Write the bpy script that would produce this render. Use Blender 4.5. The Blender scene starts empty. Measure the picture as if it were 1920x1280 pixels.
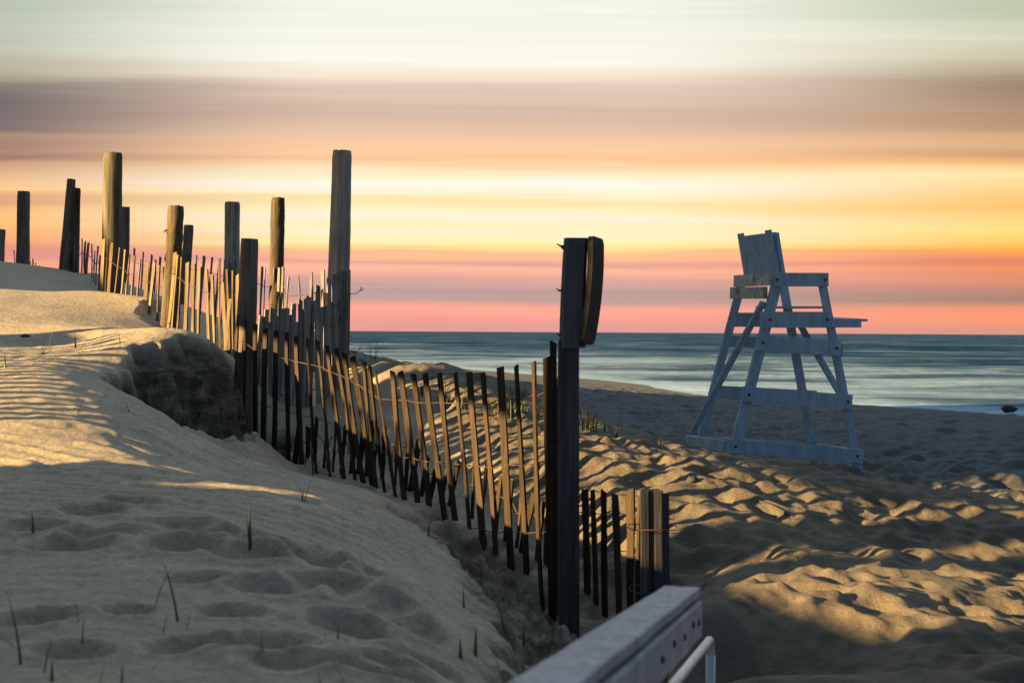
import bpy, bmesh, math, random
import numpy as np
from mathutils import Vector, Matrix

random.seed(7)
rng = np.random.default_rng(11)
sc = bpy.context.scene
C = sc.collection

# ------------------------------------------------------------------ camera
FPX, CAM_Z = 1920 * 50 / 36.0, 1.6
cam = bpy.data.cameras.new("camera")
cam.lens, cam.sensor_width = 50, 36
cam.clip_start, cam.clip_end = 0.05, 60000
cam_o = bpy.data.objects.new("camera", cam)
C.objects.link(cam_o)
ROT = Matrix.Rotation(math.radians(90 - 0.39), 3, 'X') @ Matrix.Rotation(math.radians(0.316), 3, 'Z')
cam_o.matrix_world = Matrix.Translation((0, 0, CAM_Z)) @ ROT.to_4x4()
sc.camera = cam_o
cam.dof.use_dof = True
cam.dof.focus_distance = 11.5
cam.dof.aperture_fstop = 5.0


def at(px, py, d):
    """the point seen at pixel (px, py) of the 1920x1280 photograph, d metres in front of the camera"""
    v = ROT @ Vector(((px - 960) / FPX, -(py - 640) / FPX, -1))
    return Vector((0, 0, CAM_Z)) + v * (d / v.y)


# ------------------------------------------------------------------ materials
def srgb(r, g, b):
    f = lambda c: (c / 255 / 12.92) if c / 255 <= 0.04045 else ((c / 255 + 0.055) / 1.055) ** 2.4
    return (f(r), f(g), f(b), 1)


class NT:
    def __init__(self, tree):
        self.t = tree
        tree.nodes.clear()

    def n(self, typ, **kw):
        nd = self.t.nodes.new(typ)
        for k, v in kw.items():
            if k == 'inp':
                for kk, vv in v.items():
                    if isinstance(vv, tuple) and len(vv) == 2 and hasattr(vv[0], 'outputs'):
                        self.t.links.new(vv[0].outputs[vv[1]], nd.inputs[kk])
                    else:
                        nd.inputs[kk].default_value = vv
            else:
                setattr(nd, k, v)
        return nd

    def math(self, op, a, b=None, c=None, clamp=False):
        nd = self.t.nodes.new('ShaderNodeMath')
        nd.operation, nd.use_clamp = op, clamp
        for i, v in enumerate((a, b, c)):
            if v is None:
                continue
            if isinstance(v, tuple):
                self.t.links.new(v[0].outputs[v[1]], nd.inputs[i])
            elif hasattr(v, 'outputs'):
                self.t.links.new(v.outputs[0], nd.inputs[i])
            else:
                nd.inputs[i].default_value = v
        return nd

    def mix(self, fac, a, b, blend='MIX'):
        nd = self.t.nodes.new('ShaderNodeMix')
        nd.data_type, nd.blend_type = 'RGBA', blend
        for idx, v in ((0, fac), (6, a), (7, b)):
            if isinstance(v, tuple) and hasattr(v[0], 'outputs'):
                self.t.links.new(v[0].outputs[v[1]], nd.inputs[idx])
            elif hasattr(v, 'outputs'):
                o = v.outputs[2] if v.bl_idname == 'ShaderNodeMix' else v.outputs[0]
                self.t.links.new(o, nd.inputs[idx])
            else:
                nd.inputs[idx].default_value = v
        return nd

    def ramp(self, fac, stops, interp='LINEAR'):
        nd = self.t.nodes.new('ShaderNodeValToRGB')
        cr = nd.color_ramp
        cr.interpolation = interp
        while len(cr.elements) < len(stops):
            cr.elements.new(0.5)
        for e, (p, c) in zip(cr.elements, stops):
            e.position = p
        for e, (p, c) in zip(cr.elements, stops):
            e.color = c
        if isinstance(fac, tuple):
            self.t.links.new(fac[0].outputs[fac[1]], nd.inputs[0])
        else:
            self.t.links.new(fac.outputs[0], nd.inputs[0])
        return nd


def new_mat(name):
    m = bpy.data.materials.new(name)
    m.use_nodes = True
    return m, NT(m.node_tree)


def finish(nt, color, rough=0.8, bump=None, strength=0.3, dist=0.01, spec=0.3, metallic=0.0):
    b = nt.n('ShaderNodeBsdfPrincipled')
    o = nt.n('ShaderNodeOutputMaterial')
    nt.t.links.new(b.outputs[0], o.inputs[0])
    if isinstance(color, tuple):
        b.inputs['Base Color'].default_value = color
    else:
        nt.t.links.new(color.outputs[2] if color.bl_idname == 'ShaderNodeMix' else color.outputs[0], b.inputs['Base Color'])
    if hasattr(rough, 'outputs'):
        nt.t.links.new(rough.outputs[0], b.inputs['Roughness'])
    else:
        b.inputs['Roughness'].default_value = rough
    b.inputs['Specular IOR Level'].default_value = spec
    b.inputs['Metallic'].default_value = metallic
    if bump is not None:
        bp = nt.n('ShaderNodeBump')
        bp.inputs['Strength'].default_value = strength
        bp.inputs['Distance'].default_value = dist
        nt.t.links.new(bump.outputs[0], bp.inputs['Height'])
        nt.t.links.new(bp.outputs[0], b.inputs['Normal'])
    return b


def wood(name, dark, light, grain=60, rand=0.5, bump=0.5, knots=0.0, stain=None):
    m, nt = new_mat(name)
    tc = nt.n('ShaderNodeTexCoord')
    oi = nt.n('ShaderNodeObjectInfo')
    off = nt.n('ShaderNodeVectorMath', operation='SCALE', inp={0: (13.0, 7.0, 5.0), 'Scale': (oi, 'Random')})
    ad = nt.n('ShaderNodeVectorMath', operation='ADD', inp={0: (tc, 'Object'), 1: (off, 0)})
    mp = nt.n('ShaderNodeMapping', inp={'Vector': (ad, 0), 'Scale': (grain, grain, grain * 0.045)})
    n1 = nt.n('ShaderNodeTexNoise', inp={'Vector': (mp, 0), 'Scale': 1.0, 'Detail': 6.0, 'Roughness': 0.65})
    mp2 = nt.n('ShaderNodeMapping', inp={'Vector': (ad, 0), 'Scale': (9, 9, 3.0)})
    n2 = nt.n('ShaderNodeTexNoise', inp={'Vector': (mp2, 0), 'Scale': 1.0, 'Detail': 4.0, 'Roughness': 0.6})
    r1 = nt.ramp(n1, [(0.32, dark), (0.68, light)])
    k = nt.math('MULTIPLY_ADD', (oi, 'Random'), rand, 1 - rand / 2)
    k2 = nt.math('MULTIPLY_ADD', n2, 0.9, 0.55)
    k3 = nt.math('MULTIPLY', k, k2)
    hsv = nt.n('ShaderNodeHueSaturation', inp={'Color': (r1, 0), 'Value': (k3, 0)})
    col = hsv
    if stain is not None:
        n3 = nt.n('ShaderNodeTexNoise', inp={'Vector': (ad, 0), 'Scale': 4.0, 'Detail': 5.0, 'Roughness': 0.7})
        f = nt.ramp(n3, [(0.5, (0, 0, 0, 1)), (0.66, (1, 1, 1, 1))])
        col = nt.mix((f, 0), (hsv, 0), stain)
    finish(nt, col, 0.85, n1, bump, 0.004, 0.2)
    return m


M = {}
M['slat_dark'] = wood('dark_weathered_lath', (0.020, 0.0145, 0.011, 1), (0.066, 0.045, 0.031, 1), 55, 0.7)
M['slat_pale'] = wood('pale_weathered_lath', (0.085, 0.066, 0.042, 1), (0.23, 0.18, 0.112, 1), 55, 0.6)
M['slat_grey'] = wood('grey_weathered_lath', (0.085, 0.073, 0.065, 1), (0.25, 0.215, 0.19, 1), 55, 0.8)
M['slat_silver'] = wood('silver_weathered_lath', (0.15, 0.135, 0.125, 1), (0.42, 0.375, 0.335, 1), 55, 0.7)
M['post_grey'] = wood('grey_weathered_post', (0.050, 0.044, 0.035, 1), (0.145, 0.128, 0.10, 1), 38, 0.3, 0.7)
M['post_light'] = wood('silver_weathered_post', (0.20, 0.172, 0.155, 1), (0.50, 0.44, 0.39, 1), 38, 0.2, 0.7)
M['post_dark'] = wood('dark_treated_post', (0.085, 0.072, 0.066, 1), (0.25, 0.21, 0.185, 1), 38, 0.3, 0.8)
M['bark'] = wood('stringy_bark_post', (0.026, 0.019, 0.014, 1), (0.14, 0.105, 0.075, 1), 45, 0.3, 1.0)
M['near_post'] = wood('black_stained_timber', (0.036, 0.036, 0.042, 1), (0.13, 0.125, 0.135, 1), 45, 0.2, 0.8)
M['upper_post'] = wood('violet_grey_timber', (0.10, 0.095, 0.11, 1), (0.17, 0.16, 0.18, 1), 45, 0.2, 0.5)
M['rail_wood'] = wood('lilac_grey_rail_board', (0.27, 0.26, 0.29, 1), (0.56, 0.53, 0.56, 1), 60, 0.15, 0.7)
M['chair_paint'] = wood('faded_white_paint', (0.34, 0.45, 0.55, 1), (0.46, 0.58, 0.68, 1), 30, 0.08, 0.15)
M['chair_worn'] = wood('peeling_cream_paint', (0.42, 0.42, 0.34, 1), (0.72, 0.70, 0.58, 1), 18, 0.2, 0.5, stain=(0.16, 0.13, 0.07, 1))

m, nt = new_mat('rusty_wire')
nn = nt.n('ShaderNodeTexNoise', inp={'Scale': 60.0, 'Detail': 3.0})
finish(nt, nt.ramp(nn, [(0.3, (0.05, 0.03, 0.02, 1)), (0.7, (0.16, 0.11, 0.08, 1))]), 0.6, metallic=0.5)
M['wire'] = m
m, nt = new_mat('white_pipe_paint')
nn = nt.n('ShaderNodeTexNoise', inp={'Scale': 25.0, 'Detail': 5.0})
finish(nt, nt.ramp(nn, [(0.35, (0.55, 0.56, 0.60, 1)), (0.6, (0.75, 0.76, 0.80, 1))]), 0.35, nn, 0.08, 0.003, 0.5)
M['pipe'] = m
m, nt = new_mat('black_bolt')
nn = nt.n('ShaderNodeTexNoise', inp={'Scale': 80.0})
finish(nt, nt.ramp(nn, [(0.3, (0.02, 0.02, 0.025, 1)), (0.7, (0.07, 0.06, 0.06, 1))]), 0.5, metallic=0.6)
M['bolt'] = m
m, nt = new_mat('dull_sign_back')
tc = nt.n('ShaderNodeTexCoord')
nn = nt.n('ShaderNodeTexNoise', inp={'Vector': (tc, 'Object'), 'Scale': 14.0, 'Detail': 6.0})
finish(nt, nt.ramp(nn, [(0.3, (0.035, 0.033, 0.035, 1)), (0.7, (0.075, 0.07, 0.07, 1))]), 0.95, nn, 0.15, 0.003, 0.05)
M['sign'] = m
m, nt = new_mat('dark_stone')
nn = nt.n('ShaderNodeTexNoise', inp={'Scale': 9.0, 'Detail': 6.0})
finish(nt, nt.ramp(nn, [(0.3, (0.03, 0.03, 0.03, 1)), (0.7, (0.10, 0.09, 0.085, 1))]), 0.7, nn, 0.5, 0.02)
M['stone'] = m


def grass_mat(name, a, b):
    m, nt = new_mat(name)
    oi = nt.n('ShaderNodeObjectInfo')
    tc = nt.n('ShaderNodeTexCoord')
    nn = nt.n('ShaderNodeTexNoise', inp={'Vector': (tc, 'Object'), 'Scale': 30.0, 'Detail': 3.0})
    f = nt.math('MULTIPLY_ADD', nn, 0.8, (oi, 'Random'))
    f2 = nt.math('SUBTRACT', f, 0.4, clamp=True)
    finish(nt, nt.mix((f2, 0), a, b), 0.6)
    return m


M['grass'] = grass_mat('green_beach_grass', (0.040, 0.065, 0.018, 1), (0.15, 0.17, 0.05, 1))
M['straw'] = grass_mat('dry_straw_grass', (0.20, 0.14, 0.06, 1), (0.42, 0.31, 0.15, 1))
M['reed'] = grass_mat('withered_stalk', (0.06, 0.045, 0.025, 1), (0.14, 0.10, 0.05, 1))

M['seaweed'] = grass_mat('dry_seaweed', (0.016, 0.010, 0.009, 1), (0.06, 0.036, 0.028, 1))

# sand: dry pale grains, darker where the sea keeps it wet
m, nt = new_mat('sand')
tc = nt.n('ShaderNodeTexCoord')
g1 = nt.n('ShaderNodeTexNoise', inp={'Vector': (tc, 'Object'), 'Scale': 380.0, 'Detail': 4.0, 'Roughness': 0.7})
g2 = nt.n('ShaderNodeTexNoise', inp={'Vector': (tc, 'Object'), 'Scale': 5.0, 'Detail': 8.0, 'Roughness': 0.62})
g3 = nt.n('ShaderNodeTexNoise', inp={'Vector': (tc, 'Object'), 'Scale': 34.0, 'Detail': 6.0, 'Roughness': 0.6})
dry = nt.ramp(g2, [(0.3, (0.46, 0.395, 0.31, 1)), (0.7, (0.60, 0.52, 0.41, 1))])
speck = nt.ramp(g1, [(0.34, (0.30, 0.29, 0.28, 1)), (0.50, (1, 1, 1, 1))])
mott = nt.ramp(g3, [(0.32, (0.72, 0.70, 0.68, 1)), (0.60, (1.06, 1.06, 1.06, 1))])
dry2 = nt.mix(0.8, nt.mix(0.65, (dry, 0), (speck, 0), 'MULTIPLY'), (mott, 0), 'MULTIPLY')
sx = nt.n('ShaderNodeSeparateXYZ', inp={0: (tc, 'Object')})
s = nt.math('MULTIPLY_ADD', (sx, 0), 0.936, nt.math('MULTIPLY', (sx, 1), 0.348))
s2 = nt.math('MULTIPLY_ADD', nt.math('SUBTRACT', g2, 0.5), 5.0, s)
wet = nt.math('DIVIDE', nt.math('SUBTRACT', s2, 22.0), 7.0, clamp=True)
fl_ = nt.math('SUBTRACT', nt.math('MULTIPLY_ADD', nt.math('MAXIMUM', (sx, 1), 6.7), 0.36, (sx, 0)), 2.72)
low = nt.math('DIVIDE', nt.math('MULTIPLY_ADD', nt.math('SUBTRACT', g2, 0.5), 0.9, fl_), 0.45, clamp=True)
damp = nt.math('DIVIDE', nt.math('SUBTRACT', s2, 7.5), 5.0, clamp=True)
beach_c = nt.ramp(g2, [(0.3, (0.150, 0.130, 0.108, 1)), (0.7, (0.225, 0.192, 0.152, 1))])
beach_d = nt.mix(0.7, (beach_c, 0), (speck, 0), 'MULTIPLY')
c0 = nt.mix((low, 0), dry2, beach_d)
c1 = nt.mix((damp, 0), c0, (0.115, 0.128, 0.140, 1))
c2 = nt.mix((wet, 0), c1, (0.13, 0.12, 0.12, 1))
mo = nt.n('ShaderNodeAttribute', attribute_name='moist_shade')  # moist sand of the eroded faces, with their shade painted in
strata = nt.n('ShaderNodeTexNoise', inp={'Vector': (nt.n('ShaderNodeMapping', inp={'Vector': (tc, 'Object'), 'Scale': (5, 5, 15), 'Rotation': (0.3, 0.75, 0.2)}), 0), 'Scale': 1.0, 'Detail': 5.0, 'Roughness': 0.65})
moc = nt.ramp(strata, [(0.36, (0.035, 0.028, 0.022, 1)), (0.50, (0.105, 0.085, 0.065, 1)), (0.64, (0.26, 0.215, 0.165, 1))])  # light and dark of the broken slabs put into the colour
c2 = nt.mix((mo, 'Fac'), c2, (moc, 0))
hsum = nt.math('MULTIPLY_ADD', g1, 0.25, nt.math('MULTIPLY', g3, 0.75))
finish(nt, c2, 0.9, hsum, 1.0, 0.020, 0.12)
M['sand'] = m

# sea water: teal, with pale streaks of spent foam drawn out along the swell
m, nt = new_mat('sea_water')
tc = nt.n('ShaderNodeTexCoord')
mp = nt.n('ShaderNodeMapping', inp={'Vector': (tc, 'Object'), 'Scale': (0.055, 0.11, 0.2), 'Rotation': (0, 0, 0.12)})
w1 = nt.n('ShaderNodeTexNoise', inp={'Vector': (mp, 0), 'Scale': 1.0, 'Detail': 7.0, 'Roughness': 0.62, 'Distortion': 0.8})
mpb = nt.n('ShaderNodeMapping', inp={'Vector': (tc, 'Object'), 'Scale': (0.02, 0.06, 0.1)})
w2 = nt.n('ShaderNodeTexNoise', inp={'Vector': (mpb, 0), 'Scale': 1.0, 'Detail': 5.0, 'Roughness': 0.65})
mpc = nt.n('ShaderNodeMapping', inp={'Vector': (tc, 'Object'), 'Scale': (0.9, 2.2, 1.0)})
w3 = nt.n('ShaderNodeTexNoise', inp={'Vector': (mpc, 0), 'Scale': 1.0, 'Detail': 4.0})
sx = nt.n('ShaderNodeSeparateXYZ', inp={0: (tc, 'Object')})
s = nt.math('MULTIPLY_ADD', (sx, 0), 0.936, nt.math('MULTIPLY', (sx, 1), 0.348))
near = nt.math('SUBTRACT', 1.0, nt.math('DIVIDE', nt.math('SUBTRACT', s, 28.0), 60.0, clamp=True))
fo = nt.math('MULTIPLY_ADD', w1, 0.75, nt.math('MULTIPLY', w2, 0.35))
fo2 = nt.math('MULTIPLY_ADD', near, 0.20, fo)
edge = nt.math('SUBTRACT', 1.0, nt.math('DIVIDE', nt.math('SUBTRACT', s, 28.6), 4.0, clamp=True))
fo2 = nt.math('MULTIPLY_ADD', nt.math('MULTIPLY', edge, nt.math('ADD', w3, 0.25)), 0.26, fo2)
fr = nt.ramp(fo2, [(0.56, (0, 0, 0, 1)), (0.66, (0.16, 0.16, 0.16, 1)), (0.76, (0.62, 0.62, 0.62, 1)), (0.94, (1, 1, 1, 1))])
deep = nt.ramp(w2, [(0.40, (0.010, 0.036, 0.092, 1)), (0.60, (0.045, 0.100, 0.185, 1))])
wc = nt.mix((fr, 0), (deep, 0), (0.32, 0.47, 0.64, 1))
hh = nt.math('MULTIPLY_ADD', w3, 0.3, w1)
b = finish(nt, wc, 0.55, hh, 0.8, 0.7, 0.0)
M['water'] = m


# ------------------------------------------------------------------ object helpers
def link(o, parent=None):
    C.objects.link(o)
    if parent is not None:
        o.parent = parent
    return o


def mesh_obj(name, bm, mat, parent=None, smooth=False, origin=None):
    """link bm as one mesh object; coordinates are world metres, made local to origin (or to the parent's place)"""
    me = bpy.data.meshes.new(name)
    if origin is None:
        origin = Vector((0, 0, 0))
    bmesh.ops.translate(bm, verts=bm.verts, vec=-Vector(origin))
    bm.normal_update()
    bm.to_mesh(me)
    bm.free()
    if smooth:
        me.polygons.foreach_set('use_smooth', [True] * len(me.polygons))
    me.materials.append(mat)
    o = bpy.data.objects.new(name, me)
    link(o, parent)
    o.location = Vector(origin) - (parent.location if parent is not None else Vector((0, 0, 0)))
    return o


def tag(o, label, cat, group=None, kind=None):
    o['label'], o['category'] = label, cat
    if group:
        o['group'] = group
    if kind:
        o['kind'] = kind
    return o


def thing(name, loc, label, cat, group=None):
    o = bpy.data.objects.new(name, None)
    o.empty_display_size = 0.1
    link(o)
    o.location = loc
    return tag(o, label, cat, group)


def box(bm, p0, p1, wdir, w, th, bevel=0.0):
    """a board from p0 to p1, w wide along wdir, th thick"""
    p0, p1 = Vector(p0), Vector(p1)
    ax = (p1 - p0)
    L = ax.length
    ax.normalize()
    wd = Vector(wdir)
    wd = (wd - ax * wd.dot(ax)).normalized()
    td = ax.cross(wd)
    vs = []
    for t in (0, 1):
        for a, b_ in ((-1, -1), (1, -1), (1, 1), (-1, 1)):
            vs.append(bm.verts.new(p0 + ax * L * t + wd * (a * w / 2) + td * (b_ * th / 2)))
    fs = [bm.faces.new([vs[3], vs[2], vs[1], vs[0]]), bm.faces.new(vs[4:8])]
    for i in range(4):
        j = (i + 1) % 4
        fs.append(bm.faces.new([vs[i], vs[j], vs[j + 4], vs[i + 4]]))
    if bevel:
        es = list({e for f in fs for e in f.edges})
        bmesh.ops.bevel(bm, geom=es, offset=bevel, segments=2, affect='EDGES', profile=0.6)


def tube(bm, pts, radii, seg=10, cap=True, jitter=None):
    rings = []
    n = len(pts)
    ref = Vector((0.13, 0.98, 0.11)).normalized()
    for i, p in enumerate(pts):
        a = pts[max(i - 1, 0)]
        b = pts[min(i + 1, n - 1)]
        t = (Vector(b) - Vector(a)).normalized()
        u = t.cross(ref)
        if u.length < 0.05:
            u = t.cross(Vector((1, 0, 0)))
        u.normalize()
        v = t.cross(u)
        r = radii[i] if hasattr(radii, '__len__') else radii
        ring = []
        for k in range(seg):
            an = 2 * math.pi * k / seg
            rr = r * (jitter(an, i / (n - 1)) if jitter else 1)
            ring.append(bm.verts.new(Vector(p) + u * (math.cos(an) * rr) + v * (math.sin(an) * rr)))
        rings.append(ring)
    for i in range(n - 1):
        for k in range(seg):
            k2 = (k + 1) % seg
            bm.faces.new([rings[i][k], rings[i][k2], rings[i + 1][k2], rings[i + 1][k]])
    if cap:
        bm.faces.new(list(reversed(rings[0])))
        bm.faces.new(rings[-1])
    return rings


# ------------------------------------------------------------------ terrain
PTS = []


def cp(px, py, d):
    p = at(px, py, d)
    PTS.append((p.x, p.y, p.z))


for a in [
    # foreground dune top
    (-150, 1290, 3.2), (0, 1280, 3.2), (250, 1280, 3.2), (500, 1280, 3.2), (760, 1280, 3.25),
    (-150, 1100, 4.2), (0, 1100, 4.2), (250, 1100, 4.2), (500, 1100, 4.2), (740, 1110, 4.3),
    (-150, 960, 5.4), (0, 950, 5.5), (250, 955, 5.5), (500, 960, 5.6), (690, 965, 6.0),
    (0, 860, 6.4), (200, 850, 6.6), (400, 890, 7.0), (600, 915, 7.6), (700, 922, 8.1),
    (-100, 800, 6.9), (0, 790, 7.0), (200, 770, 7.5), (300, 770, 8.35), (370, 820, 8.6), (430, 842, 8.75), (520, 872, 8.85), (740, 943, 8.15),
    (-100, 725, 7.7), (0, 718, 7.8), (120, 705, 8.1), (200, 710, 8.45),
    (0, 655, 9.0), (150, 652, 9.2), (255, 655, 9.0), (365, 641, 9.35), (440, 690, 9.75),
    (0, 618, 10.0), (150, 612, 10.2), (280, 628, 10.5),
    (0, 570, 11.3), (120, 562, 12.0), (230, 566, 12.2), (285, 560, 12.4), (300, 628, 11.2), (335, 636, 11.1), (400, 664, 10.6), (440, 690, 10.2),
    (0, 540, 12.8), (100, 545, 13.0), (190, 545, 13.3), (0, 522, 14.5), (100, 515, 15.5), (190, 515, 15.5), (0, 507, 19.0), (110, 511, 18.5),
    # behind the fences
    (230, 530, 16.5), (300, 560, 16.0), (360, 620, 15.0), (440, 660, 14.5), (540, 690, 13.5), (620, 695, 13.2), (690, 700, 14.5), (850, 750, 13.5),
    (30, 505, 24), (150, 520, 26), (250, 590, 24), (400, 640, 22), (520, 662, 22),
    (600, 668, 26), (690, 674, 30), (800, 694, 34), (760, 690, 42), (600, 668, 45),
    # fence foot from the post beside the hollow to the near post
    (450, 836, 10.0), (560, 878, 9.3), (650, 903, 9.0), (740, 936, 8.6), (830, 962, 8.25), (905, 1003, 7.9), (985, 1065, 7.5), (1060, 1190, 6.9), (1130, 1215, 6.3), (1120, 1290, 5.2),
    # lit slope behind the fence
    (520, 760, 11.0), (600, 770, 10.6), (600, 850, 9.9), (690, 690, 11.0), (850, 722, 10.3), (1000, 775, 9.8), (1090, 806, 9.5),
    (700, 800, 9.9), (850, 850, 9.1), (1000, 900, 8.45), (950, 960, 8.3), (1020, 1020, 7.9),
    (1250, 838, 9.5), (1480, 872, 9.2), (1700, 915, 8.9), (1920, 955, 8.7), (2150, 1000, 8.4),
    (1150, 950, 8.0), (1300, 1000, 7.5), (1500, 1000, 7.7), (1900, 1045, 7.6), (2200, 1080, 7.5),
    (1130, 1165, 6.7), (1230, 1140, 6.7), (1320, 1150, 5.85), (1600, 1150, 5.9), (1900, 1160, 5.95), (2250, 1200, 6.0),
    (1420, 1270, 4.75), (1650, 1280, 4.7), (1900, 1290, 4.7), (2300, 1300, 4.7),
    # scarp falling to the ramp
    (800, 1000, 6.9), (830, 1060, 5.9), (860, 1160, 4.8), (880, 1270, 3.9),
    (900, 1050, 6.6), (930, 1100, 6.05), (985, 1200, 5.25), (1015, 1280, 4.55), (960, 1300, 4.0), (1000, 1120, 6.8),
]:
    cp(*a)
PTS += [(0.5, 1.2, 0.35), (-0.4, 1.5, 0.75), (-1.5, 1.0, 0.75), (-3, 1.0, 0.9), (-3, -2, 0.9), (0.6, -2, 0.3), (3, 0, 0.28), (3, 3, 0.28), (1.6, 3.3, 0.26), (2.4, 4.0, 0.34), (0.8, 4.2, 0.10), (0.9, 5.6, 0.14),
        (-5, 4, 1.0), (-6, 6, 1.2), (-6, 7.5, 1.35), (-6.5, 9.5, 1.65), (-7.5, 11.5, 1.95), (-8, 4, 1.1), (-10, 7.5, 1.3), (-12, 9, 1.4), (-9, 15, 2.5), (-13, 13, 2.6), (-13, 20, 2.6), (-9, 22, 2.6), (-12, 30, 2.0),
        (6, 5, 0.42), (8, 2, 0.35)]

BK = [(-50, .35), (0, .35), (6, .26), (8.3, .08), (10.2, -.12), (20, -.4), (29, -.8), (45, -1.6), (200, -8), (9000, -10)]


def beach(x, y):
    return np.interp(0.936 * x + 0.348 * y, [k[0] for k in BK], [k[1] for k in BK])


P = np.array(PTS)
anch = np.array([(1.5, 12.2), (2.7, 11.4), (3.6, 10.9), (4.8, 10.4), (2.6, 15.5), (4, 17), (1.8, 19), (0.9, 16.3), (6, 16), (8, 13.5), (12, 20), (3, 25), (8, 30), (1, 32), (10, 45), (2, 50), (-3, 62), (20, 10), (14, 6), (14, 0), (25, 30), (-8, 70), (10, -8)], float)
XY = np.vstack([P[:, :2], anch])
RES = np.concatenate([P[:, 2] - beach(P[:, 0], P[:, 1]), np.zeros(len(anch))])


def tps_fit(xy, v, lam=0.004):
    n = len(xy)
    d2 = ((xy[:, None] - xy[None]) ** 2).sum(-1)
    K = 0.5 * d2 * np.log(d2 + 1e-9)
    A = np.zeros((n + 3, n + 3))
    A[:n, :n] = K + lam * np.eye(n)
    A[:n, n] = 1
    A[:n, n + 1:] = xy
    A[n, :n] = 1
    A[n + 1:, :n] = xy.T
    return np.linalg.solve(A, np.concatenate([v, np.zeros(3)]))


W_ = tps_fit(XY, RES)


def axis(lo, hi, step, far_lo, far_hi, grow=1.06):
    a = list(np.arange(lo, hi + 1e-6, step))
    st = step
    while a[-1] < far_hi:
        st *= grow
        a.append(a[-1] + st)
    b, st = [lo], step
    while b[-1] > far_lo:
        st *= grow
        b.append(b[-1] - st)
    return np.array(b[:0:-1] + a)


gx = axis(-4.2, 5.2, 0.017, -90, 90, 1.035)
y1 = [2.6]
while y1[-1] < 320:
    y1.append(y1[-1] + max(0.017, 0.0026 * (y1[-1] - 3)))
y0, st = [2.6], 0.02
while y0[-1] > -40:
    st *= 1.08
    y0.append(y0[-1] - st)
gy = np.array(y0[:0:-1] + y1)
NX, NY = len(gx), len(gy)
GX, GY = np.meshgrid(gx, gy)            # [iy, ix]

flat = np.stack([GX.ravel(), GY.ravel()], 1).astype(np.float32)
res = np.empty(len(flat), np.float32)
Wf, XYf = W_.astype(np.float32), XY.astype(np.float32)
for i in range(0, len(flat), 60000):
    q = flat[i:i + 60000]
    d2 = (q[:, :1] - XYf[None, :, 0]) ** 2 + (q[:, 1:] - XYf[None, :, 1]) ** 2
    res[i:i + 60000] = (0.5 * d2 * np.log(d2 + 1e-9)) @ Wf[:len(XY)] + Wf[len(XY)] + q @ Wf[len(XY) + 1:]
RZ = res.reshape(NY, NX)


def sst(a, b, x):
    t = np.clip((x - a) / (b - a), 0, 1)
    return t * t * (3 - 2 * t)


fade = (1 - sst(14, 24, np.abs(GX))) * (1 - sst(42, 70, GY)) * sst(-16, -6, GY)
RZ = np.clip(RZ, -0.6, 3.2) * fade
HZ = beach(GX, GY) + RZ


def vnoise(x, y, seed):
    """smooth value noise on numpy arrays, about -1..1"""
    r = np.random.default_rng(seed).uniform(-1, 1, (256, 256)).astype(np.float32)
    xi, yi = np.floor(x).astype(int), np.floor(y).astype(int)
    fx, fy = x - xi, y - yi
    fx, fy = fx * fx * (3 - 2 * fx), fy * fy * (3 - 2 * fy)
    g = lambda a, b: r[b % 256, a % 256]
    return (g(xi, yi) * (1 - fx) + g(xi + 1, yi) * fx) * (1 - fy) + (g(xi, yi + 1) * (1 - fx) + g(xi + 1, yi + 1) * fx) * fy


def fbm(x, y, seed, octv=4, gain=0.5):
    o, a = 0, 1
    for k in range(octv):
        o = o + a * vnoise(x * 2 ** k + 17.3 * k, y * 2 ** k + 5.1 * k, seed + k)
        a *= gain
    return o


def sdf_poly(poly):
    """signed distance to a polygon over the grid, positive inside"""
    d = np.full(GX.shape, 1e9)
    inside = np.zeros(GX.shape, bool)
    n = len(poly)
    for i in range(n):
        ax, ay = poly[i]
        bx, by = poly[(i + 1) % n]
        ex, ey = bx - ax, by - ay
        t = np.clip(((GX - ax) * ex + (GY - ay) * ey) / (ex * ex + ey * ey), 0, 1)
        d = np.minimum(d, np.hypot(GX - ax - t * ex, GY - ay - t * ey))
        cond = (ay > GY) != (by > GY)
        with np.errstate(divide='ignore', invalid='ignore'):
            xin = ex * (GY - ay) / (ey if ey else 1e-9) + ax
        inside ^= cond & (GX < xin)
    return np.where(inside, d, -d)


def pxy(*a):
    p = at(*a)
    return (p.x, p.y)


# mounds added out of view at left, shaped to block the low light
def mound(cx, cy, sx_, sy_, h, p=4):
    return h * np.exp(-(np.abs((GX - cx) / sx_) ** p + np.abs((GY - cy) / sy_) ** p))


HZ = HZ + mound(-13.5, 13.9, 2.6, 4.1, 7.6, 6)
for q in ((-18.5, 25.0, 4.6, 9.6, 11.0, 10), (-9.0, -3.75, 2.6, 5.6, 4.4, 10), (-8.6, -0.5, 2.0, 6.0, 2.66, 10), (-7.6, 7.80, 1.1, 0.40, 2.60, 10)):
    HZ = np.maximum(HZ, mound(q[0], q[1], q[2], q[3], q[4] + 8, q[5]) - 8)

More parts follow.
